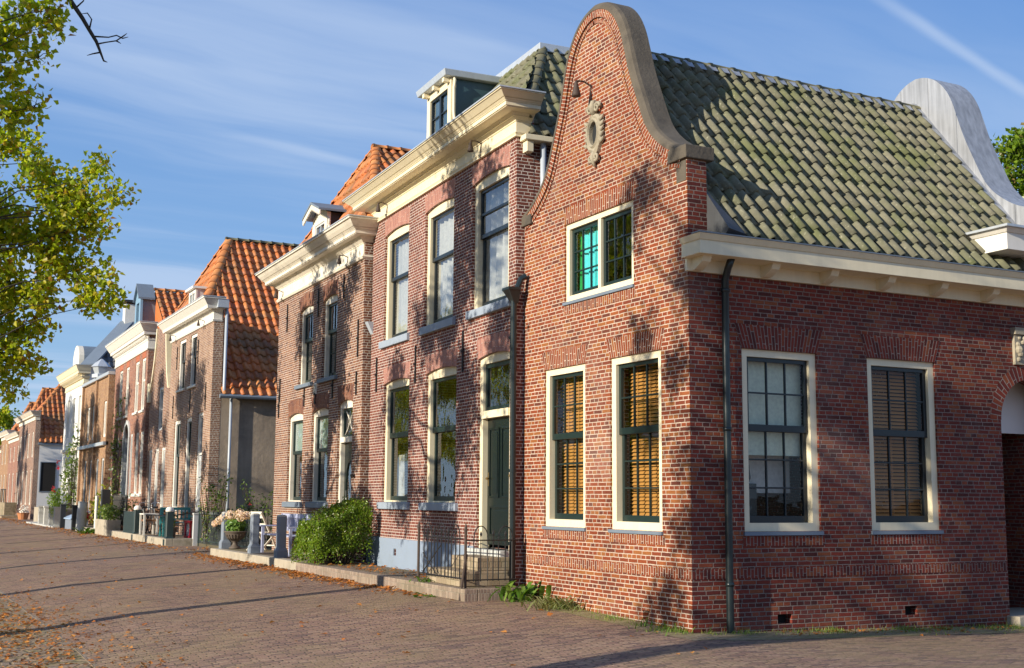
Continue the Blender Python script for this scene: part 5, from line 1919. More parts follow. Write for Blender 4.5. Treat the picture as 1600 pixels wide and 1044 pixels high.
# ------------------------------------------------------------------ trees
def make_tree(name, label, base, blobs, seed, h=9.0, r0=.24, n_leaf=420, leaf=.105, twigs=True, extra=None, group=None, leafmat='leaf'):
    """tapered trunk, limbs reaching into every clump, twigs and loose leaves; blobs are (x, y, z, r) from the base"""
    rnd = random.Random(seed)
    T = thing(name, label, 'tree', base, 0, group)
    tk = MB()
    pts, rs = [], []
    n = 9
    for k in range(n + 1):
        t = k / n
        pts.append((.18 * math.sin(t * 5 + seed) * t, .18 * math.cos(t * 4 + seed) * t, -.4 + (h + .4) * t))
        rs.append(r0 * ((1.35 if k == 0 else 1.0) * (1 - t) ** .75 + .03))
    tk.tube(pts, rs, 10)
    cr = MB()
    for (x, y, z, r) in blobs:
        c = Vector((x, y, z))
        rho = math.hypot(x, y)
        zs = max(h * .28, min(h * .9, z - rho * rnd.uniform(.35, .7)))
        s0 = Vector((0, 0, zs))
        midp = s0.lerp(c, .5) + Vector((rnd.uniform(-.2, .2), rnd.uniform(-.2, .2), rho * .10))
        L = (c - s0).length
        rr = max(.02, r0 * .16 * min(1.2, r))
        lp, lr = [], []
        wob = Vector((0, 0, 0))
        for q_ in range(11):
            t = q_ / 10
            b_ = s0.lerp(midp, t).lerp(midp.lerp(c, t), t)
            wob = wob * .6 + rv(rnd) * (.035 * L * math.sin(math.pi * t) ** .5 if 0 < t < 1 else 0)
            lp.append(b_ + wob)
            lr.append(rr * (1.7 * (1 - t) ** 1.3 + .22))
        tk.tube(lp, lr, 6)
        nt = max(5, int(16 * r))
        ends = []
        for _ in range(nt):
            v = rv(rnd).normalized()
            e = c + Vector((v.x, v.y, v.z * .85)) * r * rnd.uniform(.55, 1.05)
            m_ = c.lerp(e, .5) + rv(rnd) * r * .15
            tk.tube([c, m_, e], [rr * .35, rr * .25, .004], 4, cap=False)
            ends.append((c, m_, e))
        per = int(n_leaf * r * r / nt) + 4
        for (a, b, e) in ends:
            for _ in range(per):
                t = rnd.random() ** .6
                p = a.lerp(b, t * 2) if t < .5 else b.lerp(e, t * 2 - 1)
                p = p + rv(rnd) * (.22 + .12 * r)
                nn = Vector((rnd.uniform(-1, 1), rnd.uniform(-1, 1), rnd.uniform(-.2, 1.2)))
                leaf_quad(cr, p, nn, leaf * rnd.uniform(.6, 1.25), rnd, .9)
    if extra:
        extra(tk, base)
    tk.build('trunk', 'bark', T, smooth=True, fix=False)
    cr.build('crown', leafmat, T, fix=False)
    return T


def rel(bl, base):
    return [(x - base[0], y - base[1], z - base[2], r) for x, y, z, r in bl]


def crown_blobs(rnd, n, R, z0, z1, rb, ymin=-99, xmax=99):
    out = []
    while len(out) < n:
        a, q = rnd.random() * 6.283, math.sqrt(rnd.random())
        t = rnd.random()
        w = math.sin(math.pi * (.12 + .80 * t)) ** .7
        x, y, z = R * q * w * math.cos(a), R * q * w * math.sin(a), z0 + (z1 - z0) * t
        if x > xmax:
            continue
        out.append((x, y, z, rb * rnd.uniform(.7, 1.2)))
    return out


TB2 = (-10.0, 12.35, -.5)
V2 = [(-5.45, 11.94, 7.88, 0.42), (-5.11, 11.83, 7.46, 0.37), (-5.85, 12.25, 7.2, 0.68), (-6.46, 12.43, 8.06, 0.62), (-5.21, 12.12, 5.85, 0.47), (-4.95, 12.06, 5.36, 0.32), (-5.77, 12.39, 5.97, 0.68), (-5.93, 12.36, 6.71, 0.75), (-5.38, 12.07, 6.77, 0.5), (-6.46, 12.93, 4.73, 0.56), (-6.8, 12.83, 6.58, 0.87), (-6.36, 12.98, 4.05, 0.42), (-6.28, 12.74, 5.35, 0.68), (-6.8, 12.96, 5.72, 0.75), (-7.44, 13.21, 6.2, 0.99), (-7.56, 13.5, 4.72, 0.87), (-7.75, 13.19, 7.44, 0.99), (-6.67, 13.19, 3.74, 0.37), (-5.5, 12.35, 5.36, 0.44), (-6.93, 12.61, 8.49, 0.68), (-7.2, 12.9, 7.0, .8), (-6.9, 13.0, 4.3, .6), (-7.0, 13.0, 5.1, .7), (-6.3, 12.6, 6.4, .7), (-5.6, 12.2, 7.3, .5), (-6.1, 12.4, 7.6, .6)]
V1 = [(-7.47, 5.53, 8.33, 0.44), (-7.03, 5.3, 8.4, 0.24), (-7.59, 5.73, 7.48, 0.36), (-7.22, 5.5, 7.75, 0.24), (-8.05, 5.88, 8.01, 0.54), (-7.05, 5.35, 8.16, 0.22), (-7.69, 5.7, 8.02, 0.41), (-7.49, 5.76, 6.94, 0.41), (-7.22, 5.6, 7.08, 0.2), (-8.16, 6.06, 7.2, 0.54)]
rnd = random.Random(77)
make_tree('linden_tree', 'yellow green linden crown hanging over the street at the left edge', TB2,
          rel(V2, TB2) + crown_blobs(rnd, 15, 3.6, 4.6, 11.0, .85, xmax=1.6), 2, h=9.5, n_leaf=1020, leaf=.115)
TB1 = (-10.2, 5.60, -.5)


def dead_branch(tk, base):
    b = Vector(base)
    def P(*p):
        return Vector(p) - b
    tk.tube([P(-9.9, 5.6, 7.2), P(-8.4, 5.45, 8.6), P(-7.4, 5.3, 9.0), P(-7.01, 5.24, 8.74), P(-6.88, 5.2, 8.56), P(-6.71, 5.15, 8.31), P(-6.62, 5.13, 8.16), P(-6.51, 5.1, 7.98), P(-6.40, 5.08, 7.71)],
            [.07, .06, .045, .038, .034, .03, .028, .025, .012], 7)
    for pts in ([(-6.54, 5.1, 8.05), (-6.36, 5.01, 8.04), (-6.26, 4.96, 8.07), (-6.18, 4.93, 8.03), (-6.11, 4.89, 8.05)], [(-6.51, 5.1, 7.94), (-6.39, 5.04, 7.97), (-6.26, 4.96, 7.99), (-6.17, 4.9, 8.06), (-6.13, 4.89, 8.10)],
                [(-6.8, 5.18, 8.45), (-6.71, 5.12, 8.55), (-6.69, 5.09, 8.64)], [(-6.61, 5.12, 8.15), (-6.59, 5.09, 8.29), (-6.65, 5.11, 8.38), (-6.72, 5.15, 8.37)], [(-6.26, 4.96, 7.99), (-6.2, 4.93, 7.95)],
                [(-6.45, 5.09, 7.83), (-6.55, 5.12, 7.80), (-6.62, 5.14, 7.77)], [(-6.40, 5.08, 7.71), (-6.35, 5.06, 7.69)]):
        tk.tube([P(*p) for p in pts], [.014] + [.010] * (len(pts) - 2) + [.004], 5)


make_tree('linden_tree', 'linden with a bare dead branch reaching into the sky at top left', TB1,
          rel(V1, TB1) + crown_blobs(rnd, 17, 3.3, 4.6, 11.0, 1.05, xmax=1.5), 5, h=9.5, n_leaf=1000, leaf=.11, extra=dead_branch)
G1 = make_tree('linden_tree', 'row linden on the quay outside the picture', (-10.2, 19.9, -.5), crown_blobs(rnd, 22, 3.3, 4.2, 10.8, 1.1), 8, h=9.5, n_leaf=800, group='lindens along the quay')
for (x, y, rz_, s_) in ((-10.2, 27.0, 1.3, 1.0), (-10.0, 33.5, 2.6, .95), (-10.1, 40.5, 4.1, 1.0), (-10.0, 48, 5.2, 1.0), (-10.2, 56, .7, 1.05), (-10, 65, 2.0, 1.0), (-10, 75, 3.5, 1.0)):
    dup(G1, (x, y, -.5), rz_, None, s_)
# sparse tree behind the camera whose shade falls round the corner
G0 = make_tree('plane_tree', 'old thick quay tree behind the viewer', (-13.2, -3.4, -.5), [(.4, .3, 8.4, 1.0), (1.4, .9, 8.9, .9), (-.6, .2, 9.4, 1.0), (.9, -.9, 7.4, .9), (-1.2, -.9, 7.8, .9), (2.2, -.5, 9.6, .9), (0, -1.4, 9.2, .9), (.2, 1.8, 10.4, .7), (1.6, 2.6, 9.6, .55), (1.0, 1.0, 6.6, .6), (-.8, 1.3, 5.4, .7), (.6, .4, 4.8, .55), (1.8, .2, 7.4, .7), (-1.6, .6, 6.6, .7), (2.6, 1.6, 7.2, .5), (.5, 2.0, 8.3, .5), (-2, 1.6, 8.2, .6), (1.2, -.2, 5.6, .6)], 12, h=9.5, r0=.42, n_leaf=800)
G2 = make_tree('bank_tree', 'bushy tree on the far bank behind the viewer', (-50, -14, -.6), crown_blobs(rnd, 34, 4.6, .8, 9.5, 1.6), 22, h=8.5, n_leaf=330, leaf=.2, group='trees on the far bank')
for k_ in range(24):
    dup(G2, (-52 + 5 * math.sin(k_ * 2.3), -8 + k_ * 6.2, -.6), k_ * 1.7, None, 1.0 + .2 * math.sin(k_ * 3.1))
# tree behind the lead gable
make_tree('garden_tree', 'bright green tree rising behind the lead clad gable', (25.5, 13.4, -.5), [(-2.2, 1.2, 13.2, 1.0), (-1.5, .9, 13.9, .8), (-2.4, 1.3, 12.3, .8), (-.9, .75, 12.7, 1.0), (-1.8, 1.1, 11.9, .9), (-1.2, .8, 11.2, 1.3), (-.2, .4, 12.0, 1.4), (.8, 0, 11, 1.6), (.2, -.3, 13.4, .9), (-1.9, 1.0, 10.4, 1.1), (0, .4, 9.6, 1.6)], 15, h=11, n_leaf=620, leaf=.17, leafmat='hedge')
make_tree('broad_tree', 'dark green tree beyond the far end of the street', (0.5, 138, -.5), [(3.2, 0, 10.8, 2.2), (1.0, 0, 11.8, 2.4), (4.2, .5, 8.4, 2.4), (-1, 0, 11.5, 2.5), (2, -1, 8, 2.6), (-3, 0, 9.5, 2.6), (0, -1, 6, 2.5), (4, 0, 5.5, 2.2)], 16, h=11, n_leaf=260, leaf=.34)

# ------------------------------------------------------------------ hedge and plants
rnd = random.Random(5)
HB = thing('box_hedge', 'clipped bright green hedge between the two stoops, bare brown twigs low down', 'hedge', (-.58, 11.58, .28))
hl = MB()
core = MB()
N_ = 17000
for _ in range(N_):
    # superellipsoid shell, the top rising towards the wall
    a = rnd.uniform(-1, 1)
    b = rnd.uniform(-1, 1)
    t = rnd.random()
    face = rnd.random()
    x = a * .54
    lump = .07 * math.sin(x * 6 + b * 2) + .06 * math.sin(b * 5 + 1 + x * 3)
    htop = .80 + .44 * (x + .5) + lump - .16 * max(0, abs(b) - .6) - .25 * max(0, abs(a) - .75)
    y = b * .78
    if face < .30:
        z = htop - abs(rnd.gauss(0, .05))
        k = 1 - .10 * max(0, abs(a) - .6) - .2 * max(0, abs(b) - .7)
        p = Vector((x, y, z * k))
        nn = Vector((0, 0, 1))
    elif face < .62:
        z = htop * (t ** .75)
        p = Vector((x, -.78 + abs(rnd.gauss(0, .05)) + .05 * math.sin(x * 9) * math.sin(z * 8) - .03, z))
        nn = Vector((0, -1, .3))
    elif face < .86:
        z = .84 * (t ** .75)
        p = Vector((-.54 + abs(rnd.gauss(0, .05)) + .05 * math.sin(y * 9 + 2) * math.sin(z * 7), y, z))
        nn = Vector((-1, 0, .3))
    else:
        z = htop * t
        p = Vector((x, .76, z))
        nn = Vector((0, 1, .2))
    low = p.z / htop
    bare = .55 + .35 * math.sin(p.x * 6 + 1.0) * math.sin(p.y * 4)
    if face > .30 and face < .62 and low < .55 * bare and rnd.random() < .86:
        continue
    if low < .14 and rnd.random() < .6:
        continue
    kk = 1 + .10 * math.sin(p.z * 5 + p.x * 4) * math.sin(p.y * 5 + 1) - .10 * max(0, low - .75)
    p = Vector((p.x * kk, p.y * kk, p.z))
    leaf_quad(hl, p, nn + rv(rnd) * 1.1, .05 * rnd.uniform(.6, 1.3), rnd, .6)
for _ in range(60):   # shoots standing proud of the clipped top
    x, y = rnd.uniform(-.45, .48), rnd.uniform(-.7, .65)
    z = .80 + .44 * (x + .5)
    for k in range(7):
        leaf_quad(hl, Vector((x + rnd.uniform(-.02, .02), y + rnd.uniform(-.02, .02), z + .022 * k)), rv(rnd) + Vector((-.3, -.3, .4)), .045, rnd, .6)
hl.build('foliage', 'hedge', HB, fix=False)
for _ in range(160):
    x, y = rnd.uniform(-.42, .45), rnd.uniform(-.58, .5)
    p = Vector((x * .7, y * .7, 0))
    q = Vector((x + rnd.uniform(-.05, .05), y + rnd.uniform(-.08, .05), rnd.uniform(.4, .95)))
    core.tube([p, p.lerp(q, .5) + rv(rnd) * .05, q], [.012, .009, .004], 4, cap=False)
    for _ in range(2):
        e = q + rv(rnd) * .2
        e.z = min(e.z, .95)
        core.tube([p.lerp(q, .7), e], [.006, .002], 3, cap=False)
core.build('stems', 'hedgewood', HB, fix=False)


def plant(name, label, cat, base, blobs, mat, leaf, n, seed, stems=6, flowers=None, h=1.0, shell=.6, asp=.7):
    rnd = random.Random(seed)
    P_ = thing(name, label, cat, base)
    m = MB()
    s = MB()
    for (x, y, z, r) in blobs:
        leafblob(m, (x, y, z), (r, r, r * 1.05), int(n * r * r), leaf, rnd, shell)
        for _ in range(stems):
            e = Vector((x, y, z)) + rv(rnd) * r * .8
            b = Vector((x * .3 + rnd.uniform(-.05, .05), y * .3 + rnd.uniform(-.05, .05), 0))
            s.tube([b, b.lerp(e, .5) + rv(rnd) * .06, e], [.012, .009, .004], 4, cap=False)
    m.build('foliage', mat, P_, fix=False)
    s.build('stems', 'hedgewood', P_, fix=False)
    if flowers:
        f = MB()
        fm, fl, fr = flowers
        for (x, y, z) in fl:
            for _ in range(14):
                leaf_quad(f, Vector((x, y, z)) + rv(rnd) * fr, rv(rnd), fr * .9, rnd, .9)
        f.build('flowers', fm, P_, fix=False)
    return P_


plant('climbing_shrub', 'tall leafy shrub standing at the corner of the grey flank', 'shrub', (.12, 24.4, .15), [(0, 0, .3, .35), (.05, -.1, .8, .38), (-.1, .05, 1.2, .3), (.15, .1, 1.5, .25), (-.15, .2, 1.75, .2), (.3, -.1, 1.95, .22), (-.35, .4, 1.9, .14), (.32, -.2, 1.5, .2)], 'vine', .085, 900, 3)
plant('rose_bush', 'rambling rose bush with a pink bloom behind the picket fence', 'shrub', (1.0, 21.6, .2), [(0, 0, .8, .55), (.5, -.8, .9, .5), (-.2, .8, .9, .45), (.3, -1.6, 1.05, .4), (-.3, 1.4, .7, .5), (.0, 2.2, .7, .5), (.2, .4, 1.3, .35), (-.2, 1.2, 1.45, .22), (-.3, 1.5, 1.75, .16), (.3, -2.0, .8, .4), (.6, -2.6, 1.2, .4)], 'vine', .08, 620, 7, flowers=('redpetal', [(-.3, .9, 1.2), (.0, -1.2, 1.5), (-.3, 1.6, .95), (.2, -.2, 1.4)], .05))
plant('leafy_vine', 'climbing vine with pale flowers up the wall beside the arched doorway', 'vine', (.12, 41.2, .3), [(0, .1, .4, .45), (-.1, -.1, .9, .4), (0, 0, 1.4, .35), (0, .1, 1.9, .3), (.02, 0, 2.5, .3), (0, -.1, 3.0, .26), (0, .05, 3.5, .28), (0, .2, 4.1, .25), (0, .1, 4.6, .22), (0, -.1, 5.1, .2), (0, .7, 3.3, .25), (0, -.5, 5.3, .16)], 'vine', .12, 520, 9, flowers=('whitepetal', [(-.2, 0, 2.4), (-.2, .1, 2.0), (-.2, -.1, 1.6), (-.2, .1, 2.9), (-.2, 0, 3.3)], .07))
plant('rose_climber', 'tall climbing rose with red blooms on the white house', 'vine', (.1, 53.5, .1), [(0, 0, .5, .5), (0, .4, 1.1, .5), (-.1, -.2, 1.7, .5), (0, .3, 2.3, .5), (0, .9, 2.9, .45), (0, -.3, 3.0, .4), (0, .4, 3.6, .4), (0, -.4, 4.2, .32), (0, .8, 3.9, .3), (0, 1.6, 2.4, .4), (0, -.8, 4.9, .22)], 'vine', .15, 420, 10, flowers=('redpetal', [(-.4, 2.6, 2.9), (-.5, 3.2, 1.9), (-.5, 2.9, 1.7), (-.3, 3.6, 3.3)], .10))
plant('dark_shrub', 'dark shrub with red flowers in front of the yellow house', 'shrub', (-.3, 42.3, .2), [(0, 0, .5, .5), (.2, 1.0, .6, .5), (0, -.8, .9, .5), (.2, .2, 1.2, .45), (.1, -.8, 1.5, .35), (.3, -1.4, .8, .4), (.2, 1.8, 1.1, .4)], 'leaf', .12, 520, 12, flowers=('redpetal', [(-.4, .3, .5), (-.4, .5, .65), (-.3, .1, .35), (-.35, .8, .5)], .10))
plant('grey_shrub', 'loose shrub with pale flowers beside the arched doorway', 'shrub', (-.2, 36.0, .3), [(0, 0, .6, .35), (.1, .6, .7, .35), (0, -.4, .9, .3), (.1, .2, 1.1, .3)], 'vine', .09, 500, 14, flowers=('whitepetal', [(-.2, .3, .9), (-.2, 0, .6), (-.2, -.4, .8)], .06))
plant('box_ball', 'round clipped bush beside the stone posts of the far garden', 'shrub', (-.9, 50.5, .65), [(0, 0, .30, .42)], 'hedge', .07, 2600, 18)
plant('low_hedge', 'broad clipped hedge on the low garden wall under the dark window', 'hedge', (.30, 60.0, .9), [(0, 0, .5, .6), (.1, .8, .5, .6), (.2, 1.6, .5, .6), (0, -.8, .4, .55), (.6, .4, .5, .6), (.8, 1.4, .5, .6)], 'hedge', .10, 1100, 19)


def broadweed(name, label, base, n, L, mat, seed, w=.28, up=.9, spread=.5):
    rnd = random.Random(seed)
    m = MB()
    for k in range(n):
        a = rnd.random() * 6.283
        l = L * rnd.uniform(.5, 1.15)
        d = Vector((math.cos(a), math.sin(a), 0))
        sd = Vector((-d.y, d.x, 0))
        o = Vector((rnd.gauss(0, spread * .3), rnd.gauss(0, spread * .3), 0))
        u = up * rnd.uniform(.5, 1.1)
        pts = [o + d * (l * t * .75) + Vector((0, 0, l * (u * t * 1.35 - .75 * u * t * t))) for t in (0, .35, .7, 1)]
        ww = [.012, w * l * .5, w * l * .42, .004]
        i = len(m.v)
        for p, q in zip(pts, ww):
            m.v += [tuple(p - sd * q), tuple(p + Vector((0, 0, -q * .35))), tuple(p + sd * q)]
        for j in range(3):
            for s_ in (0, 1):
                b = i + j * 3 + s_
                m.f.append((b, b + 1, b + 4, b + 3))
    o = m.build(name, mat, smooth=True, fix=False)
    o.location = base
    return tag(o, label, 'weed')


broadweed('dock_plant', 'broad bright green weed at the foot of the black downpipe', (-.32, 3.90, .10), 60, .30, 'weed', 3, .26, 1.5, .5)
broadweed('wall_weed', 'pale sprawling weed at the base of the red gable wall', (-.22, 2.95, .06), 170, .30, 'drygrass', 4, .10, 1.0, .75)
broadweed('kerb_weed', 'low green weed growing against the brick kerb', (-1.24, 5.05, .09), 26, .16, 'weed', 6, .45, .6, .4)
broadweed('corner_tuft', 'small grass tuft just left of the house corner', (-.10, .75, .0), 60, .13, 'weed', 8, .08, 1.4, .5)
broadweed('corner_tuft', 'small grass tuft right at the house corner', (-.12, .12, -.02), 70, .13, 'weed', 9, .08, 1.4, .5)
broadweed('platform_weed', 'small weed beside the left gate post on the stoop', (-.9, 5.75, .285), 30, .16, 'weed', 10, .3, .9, .4)
broadweed('corner_weed', 'leafy weed spilling below the grey planter box', (-1.05, 39.3, .08), 50, .5, 'weed', 11, .3, .8, .6)

# grass and moss strip along the foot of the corner house
rnd = random.Random(9)
m = MB()
for _ in range(5200):
    if rnd.random() < .75:
        x = rnd.uniform(.1, 7.5)
        y = -.03 - abs(rnd.gauss(0, .2)) * (.5 + x * .25)
        if math.sin(x * 4.1) + math.sin(x * 9.7 + 1) < .35 and rnd.random() < .88:
            continue
        if x < .9 and rnd.random() < .6:
            continue
    else:
        x = -.02 - abs(rnd.gauss(0, .18))
        y = rnd.uniform(-.1, 4.2)
        if rnd.random() < .85 and math.sin(y * 5) < .5:
            continue
    z = gz(x, y)
    h = rnd.uniform(.02, .07) * (1.7 if rnd.random() < .12 else 1)
    a = rnd.random() * 6.283
    dx, dy = math.cos(a) * .006, math.sin(a) * .006
    lx, ly = rnd.uniform(-.04, .04), rnd.uniform(-.04, .04)
    m.face([(x - dx, y - dy, z), (x + dx, y + dy, z), (x + lx, y + ly, z + h)])
o = m.build('grass_strip', 'tuft', fix=False)
tag(o, 'thin grass growing along the foot of the brick walls', 'grass', kind='stuff')

# fallen leaves
m = MB()


def fallen(x, y, s=1.0, zz=None):
    z = (gz(x, y) if zz is None else zz) + rnd.uniform(.006, .02)
    n = Vector((rnd.gauss(0, .25), rnd.gauss(0, .25), 1))
    leaf_quad(m, Vector((x, y, z)), n, .085 * s * rnd.uniform(.6, 1.2), rnd, .8)


for _ in range(1500):
    y = rnd.uniform(5.2, 20.5)
    dens = interp(y, [(5, .25), (9, .8), (11, 1), (18, .9), (20.5, .4)])
    if rnd.random() < dens:
        fallen(-1.20 - abs(rnd.gauss(0, .16 + .10 * dens)), y)
for _ in range(4000):
    y = rnd.uniform(-7, 13)
    x = ROADX - .55 + rnd.gauss(0, .62)
    if y < 9 or rnd.random() < .6:
        fallen(x, y, .85)
for _ in range(330):
    fallen(rnd.uniform(-6.5, -.4), rnd.uniform(-7, 30))
for _ in range(1300):
    y = rnd.uniform(20, 75)
    fallen(-1.0 - abs(rnd.gauss(0, .5)) if y > 24 else rnd.uniform(-1.4, .6), y, 1.15)
for _ in range(260):
    y = rnd.uniform(5.6, 12)
    fallen(rnd.uniform(-.92, -.03), y, .9, .285)
for _ in range(200):
    x = rnd.uniform(1.2, 7.5)
    fallen(x, -.1 - abs(rnd.gauss(0, .25)), .8)
o = m.build('fallen_leaves', 'fallen', fix=False)
tag(o, 'orange fallen leaves drifted along kerbs and scattered over the road', 'leaves', kind='stuff')

# ------------------------------------------------------------------ things in front of the houses
# brick steps up to the green door
ST = thing('entrance_steps', 'two mossy brick steps up to the dark green front door', 'steps', (-.14, 4.42, .285), rad(-2.7))
m = MB()
m.box(-.88, -.025, .05, 1.40, .0, .225)
m.build('lower_step', 'stepbrick', ST, bevel=.012)
m = MB()
m.box(-.58, -.025, .05, 1.14, .226, .425)
m.build('upper_step', 'stepbrick', ST, bevel=.012)

# iron railing and gate
GT = thing('iron_gate', 'black wrought iron garden gate with hooped top rails by the brick steps', 'gate', (-1.05, 4.2, .28))


def hoops(m, p0, p1, z0, zr, n, r=.009, tall=.14):
    """upright bars with every pair joined in a hoop, finials between"""
    p0, p1 = Vector(p0), Vector(p1)
    def at(t, z):
        q = p0.lerp(p1, t)
        return Vector((q.x, q.y, z))
    for k in range(n):
        ta, tb = (k + .22) / n, (k + .78) / n
        pts = [at(ta, z0), at(ta, zr)]
        for j in range(1, 8):
            an = math.pi * j / 8
            pts.append(at((ta + tb) / 2 - (tb - ta) / 2 * math.cos(an), zr + tall * math.sin(an)))
        pts += [at(tb, zr), at(tb, z0)]
        m.tube(pts, r, 6)
        q = at((ta + tb) / 2, 0)
        m.tube([(q.x, q.y, z0), (q.x, q.y, zr + .01), (q.x, q.y, zr + .05), (q.x, q.y, zr + .10)], [r, r, r * 2.2, .002], 6)
    for k in range(1, n):
        q = at(k / n, 0)
        m.tube([(q.x, q.y, z0), (q.x, q.y, zr + .02), (q.x, q.y, zr + .055), (q.x, q.y, zr + .12)], [r, r, r * 2.4, .002], 6)


m = MB()
hoops(m, (.0, .12, 0), (.0, 1.70, 0), .12, .76, 3, tall=.17)
for z in (.14, .72):
    m.tube([(0, .14, z), (0, 1.64, z)], .010, 6)
m.tube([(0, 1.62, .16), (0, .9, .62)], .010, 6)
m.tube([(0, 1.62, .46), (0, 1.1, .16)], .010, 6)
m.build('gate_leaf', 'iron', GT, fix=False)
m = MB()
hoops(m, (.04, .02, 0), (.88, .06, 0), .10, .74, 2, tall=.17)
for z in (.12, .70):
    m.tube([(0, .02, z), (.92, .06, z)], .010, 6)
m.build('side_railing', 'iron', GT, fix=False)
for y in (.03, 1.80):
    m = MB()
    m.tube([(0, y, -.02), (0, y, .80), (0, y, .86), (0, y, .90), (0, y, .96)], [.024, .022, .030, .018, .004], 8)
    m.build('post', 'rust', GT, fix=False)
m = MB()
m.tube([(-.12, -.04, -.17), (-.06, 0, .1), (0, .03, .42)], .018, 6)
m.build('strut', 'rust', GT, fix=False)
m = MB()
m.box(.01, .04, .04, .12, .42, .5)
m.build('latch', 'iron', GT)

# stone posts along the stoop
P0 = thing('stone_post', 'blue grey stone post at the right end of the row beside the hedge', 'bollard', (-.86, 14.15, .29), 0, 'stone posts along the stoop edge')
m = MB()


def prism(m, rings):
    for (a, za, ca), (b, zb, cb) in zip(rings, rings[1:]):
        def ring(w, z, c):
            return [(w, -w + c, z), (w, w - c, z), (w - c, w, z), (-w + c, w, z), (-w, w - c, z), (-w, -w + c, z), (-w + c, -w, z), (w - c, -w, z)]
        m.hexa(ring(a, za, ca), ring(b, zb, cb))


prism(m, [(.125, 0, .01), (.125, .15, .01), (.095, .22, .028), (.095, .88, .028)])
m.build('shaft', 'hard', P0)
m = MB()
prism(m, [(.095, .881, .028), (.095, .90, .028), (.06, .925, .02)])
m.build('cap', 'hardtop', P0)
dup(P0, (-.84, 16.35, .29), 0, 'blue grey stone post in the middle beside the white folding chair')
dup(P0, (-.82, 19.15, .29), 0, 'blue grey stone post just behind the flower urn')

# folding chair
CH = thing('folding_chair', 'white wooden folding garden chair behind the stone posts', 'chair', (-.22, 17.75, .29), rad(118))
m = MB()
for k in range(6):
    y = -.20 + k * .075
    m.box(-.22, .22, y, y + .055, .43, .45)
m.build('seat', 'chair', CH)
for s_ in (-1, 1):
    m = MB()
    m.bar((s_ * .20, -.28, .0), (s_ * .20, .30, .93), .025, .045)
    m.build('leg', 'chair', CH)
    m = MB()
    m.bar((s_ * .235, .32, .0), (s_ * .235, -.20, .44), .025, .045)
    m.build('leg', 'chair', CH)
m = MB()
for z, y in ((.88, .27), (.79, .215), (.62, .11)):
    m.box(-.19, .19, y - .01, y + .01, z, z + (.07 if z > .7 else .04))
m.build('backrest', 'chair', CH)
m = MB()
m.bar((-.2, -.20, .12), (.2, -.20, .12), .02, .03)
m.bar((-.235, .24, .07), (.235, .24, .07), .02, .03)
m.build('stretcher', 'chair', CH)


def bench(name, label, loc, rz, L, mat, slatted=True, H_=.92):
    B = thing(name, label, 'bench', loc, rz)
    m = MB()
    for k in range(5):
        m.box(-L / 2, L / 2, -.22 + k * .095, -.22 + k * .095 + .075, .42, .445)
    m.build('seat', mat, B)
    m = MB()
    m.box(-L / 2, L / 2, .24, .275, H_ - .09, H_)
    m.box(-L / 2, L / 2, .24, .275, .52, .57)
    n = int(L / .11)
    for k in range(n):
        x = -L / 2 + L * (k + .5) / n
        m.box(x - .022, x + .022, .248, .268, .57, H_ - .09)
    m.build('backrest', mat, B)
    for s_ in (-1, 1):
        m = MB()
        m.box(s_ * L / 2 - .03, s_ * L / 2 + .03, .22, .28, 0, H_)
        m.build('leg', mat, B)
        m = MB()
        m.box(s_ * L / 2 - .03, s_ * L / 2 + .03, -.26, -.20, 0, .62)
        m.build('leg', mat, B)
        m = MB()
        m.box(s_ * L / 2 - .035, s_ * L / 2 + .035, -.30, .24, .62, .65)
        m.build('armrest', mat, B)
    return B


bench('garden_bench', 'lavender slatted bench against the brown house behind the hedge', (-.33, 15.55, .29), rad(-90), 2.2, 'lavender')
bench('garden_bench', 'teal slatted bench in front of the wide house', (-.14, 27.9, .33), 0, .95, 'tealpaint')

# flower urn
U_ = thing('flower_urn', 'cast iron urn on a low foot holding pale pink hydrangeas', 'urn', (-.86, 19.55, .29))
U_.location = (-.60, 19.0, .29)
m = MB()
prof = [(.15, 0), (.15, .03), (.10, .06), (.06, .12), (.055, .16), (.10, .20), (.20, .27), (.245, .36), (.255, .40), (.30, .42), (.30, .44), (.26, .445), (.24, .42)]
m.lathe(prof, (0, 0, 0), 24)
m.build('bowl', 'urn', U_, smooth=True)
m = MB()
for k in range(20):
    a = 2 * math.pi * k / 20
    m.tube([(.10 * math.cos(a), .10 * math.sin(a), .20), (.20 * math.cos(a), .20 * math.sin(a), .265), (.25 * math.cos(a), .25 * math.sin(a), .36)], [.006, .014, .016], 5)
m.build('fluting', 'urn', U_, fix=False)
rnd = random.Random(4)
m = MB()
for _ in range(260):
    v = rv(rnd)
    p = Vector((v.x * .28, v.y * .28, .60 + v.z * .17))
    leaf_quad(m, p, v + Vector((-.3, -.3, .5)), .12 * rnd.uniform(.7, 1.2), rnd, .75)
m.build('leaves', 'weed', U_, fix=False)
for (x, y, z, r_) in ((-.28, .14, .78, .11), (-.1, .2, .84, .12), (.1, -.02, .88, .12), (-.16, -.08, .84, .12), (.24, -.16, .84, .10), (.05, -.22, .80, .11), (-.34, .34, .70, .10), (.2, .2, .84, .1), (-.42, .48, .62, .07)):
    m = MB()
    for _ in range(120):
        v = rv(rnd).normalized()
        leaf_quad(m, Vector((x, y, z)) + v * r_, v + rv(rnd) * .4, .045, rnd, 1.0)
    m.build('flower_head', 'pinkpetal', U_, fix=False)

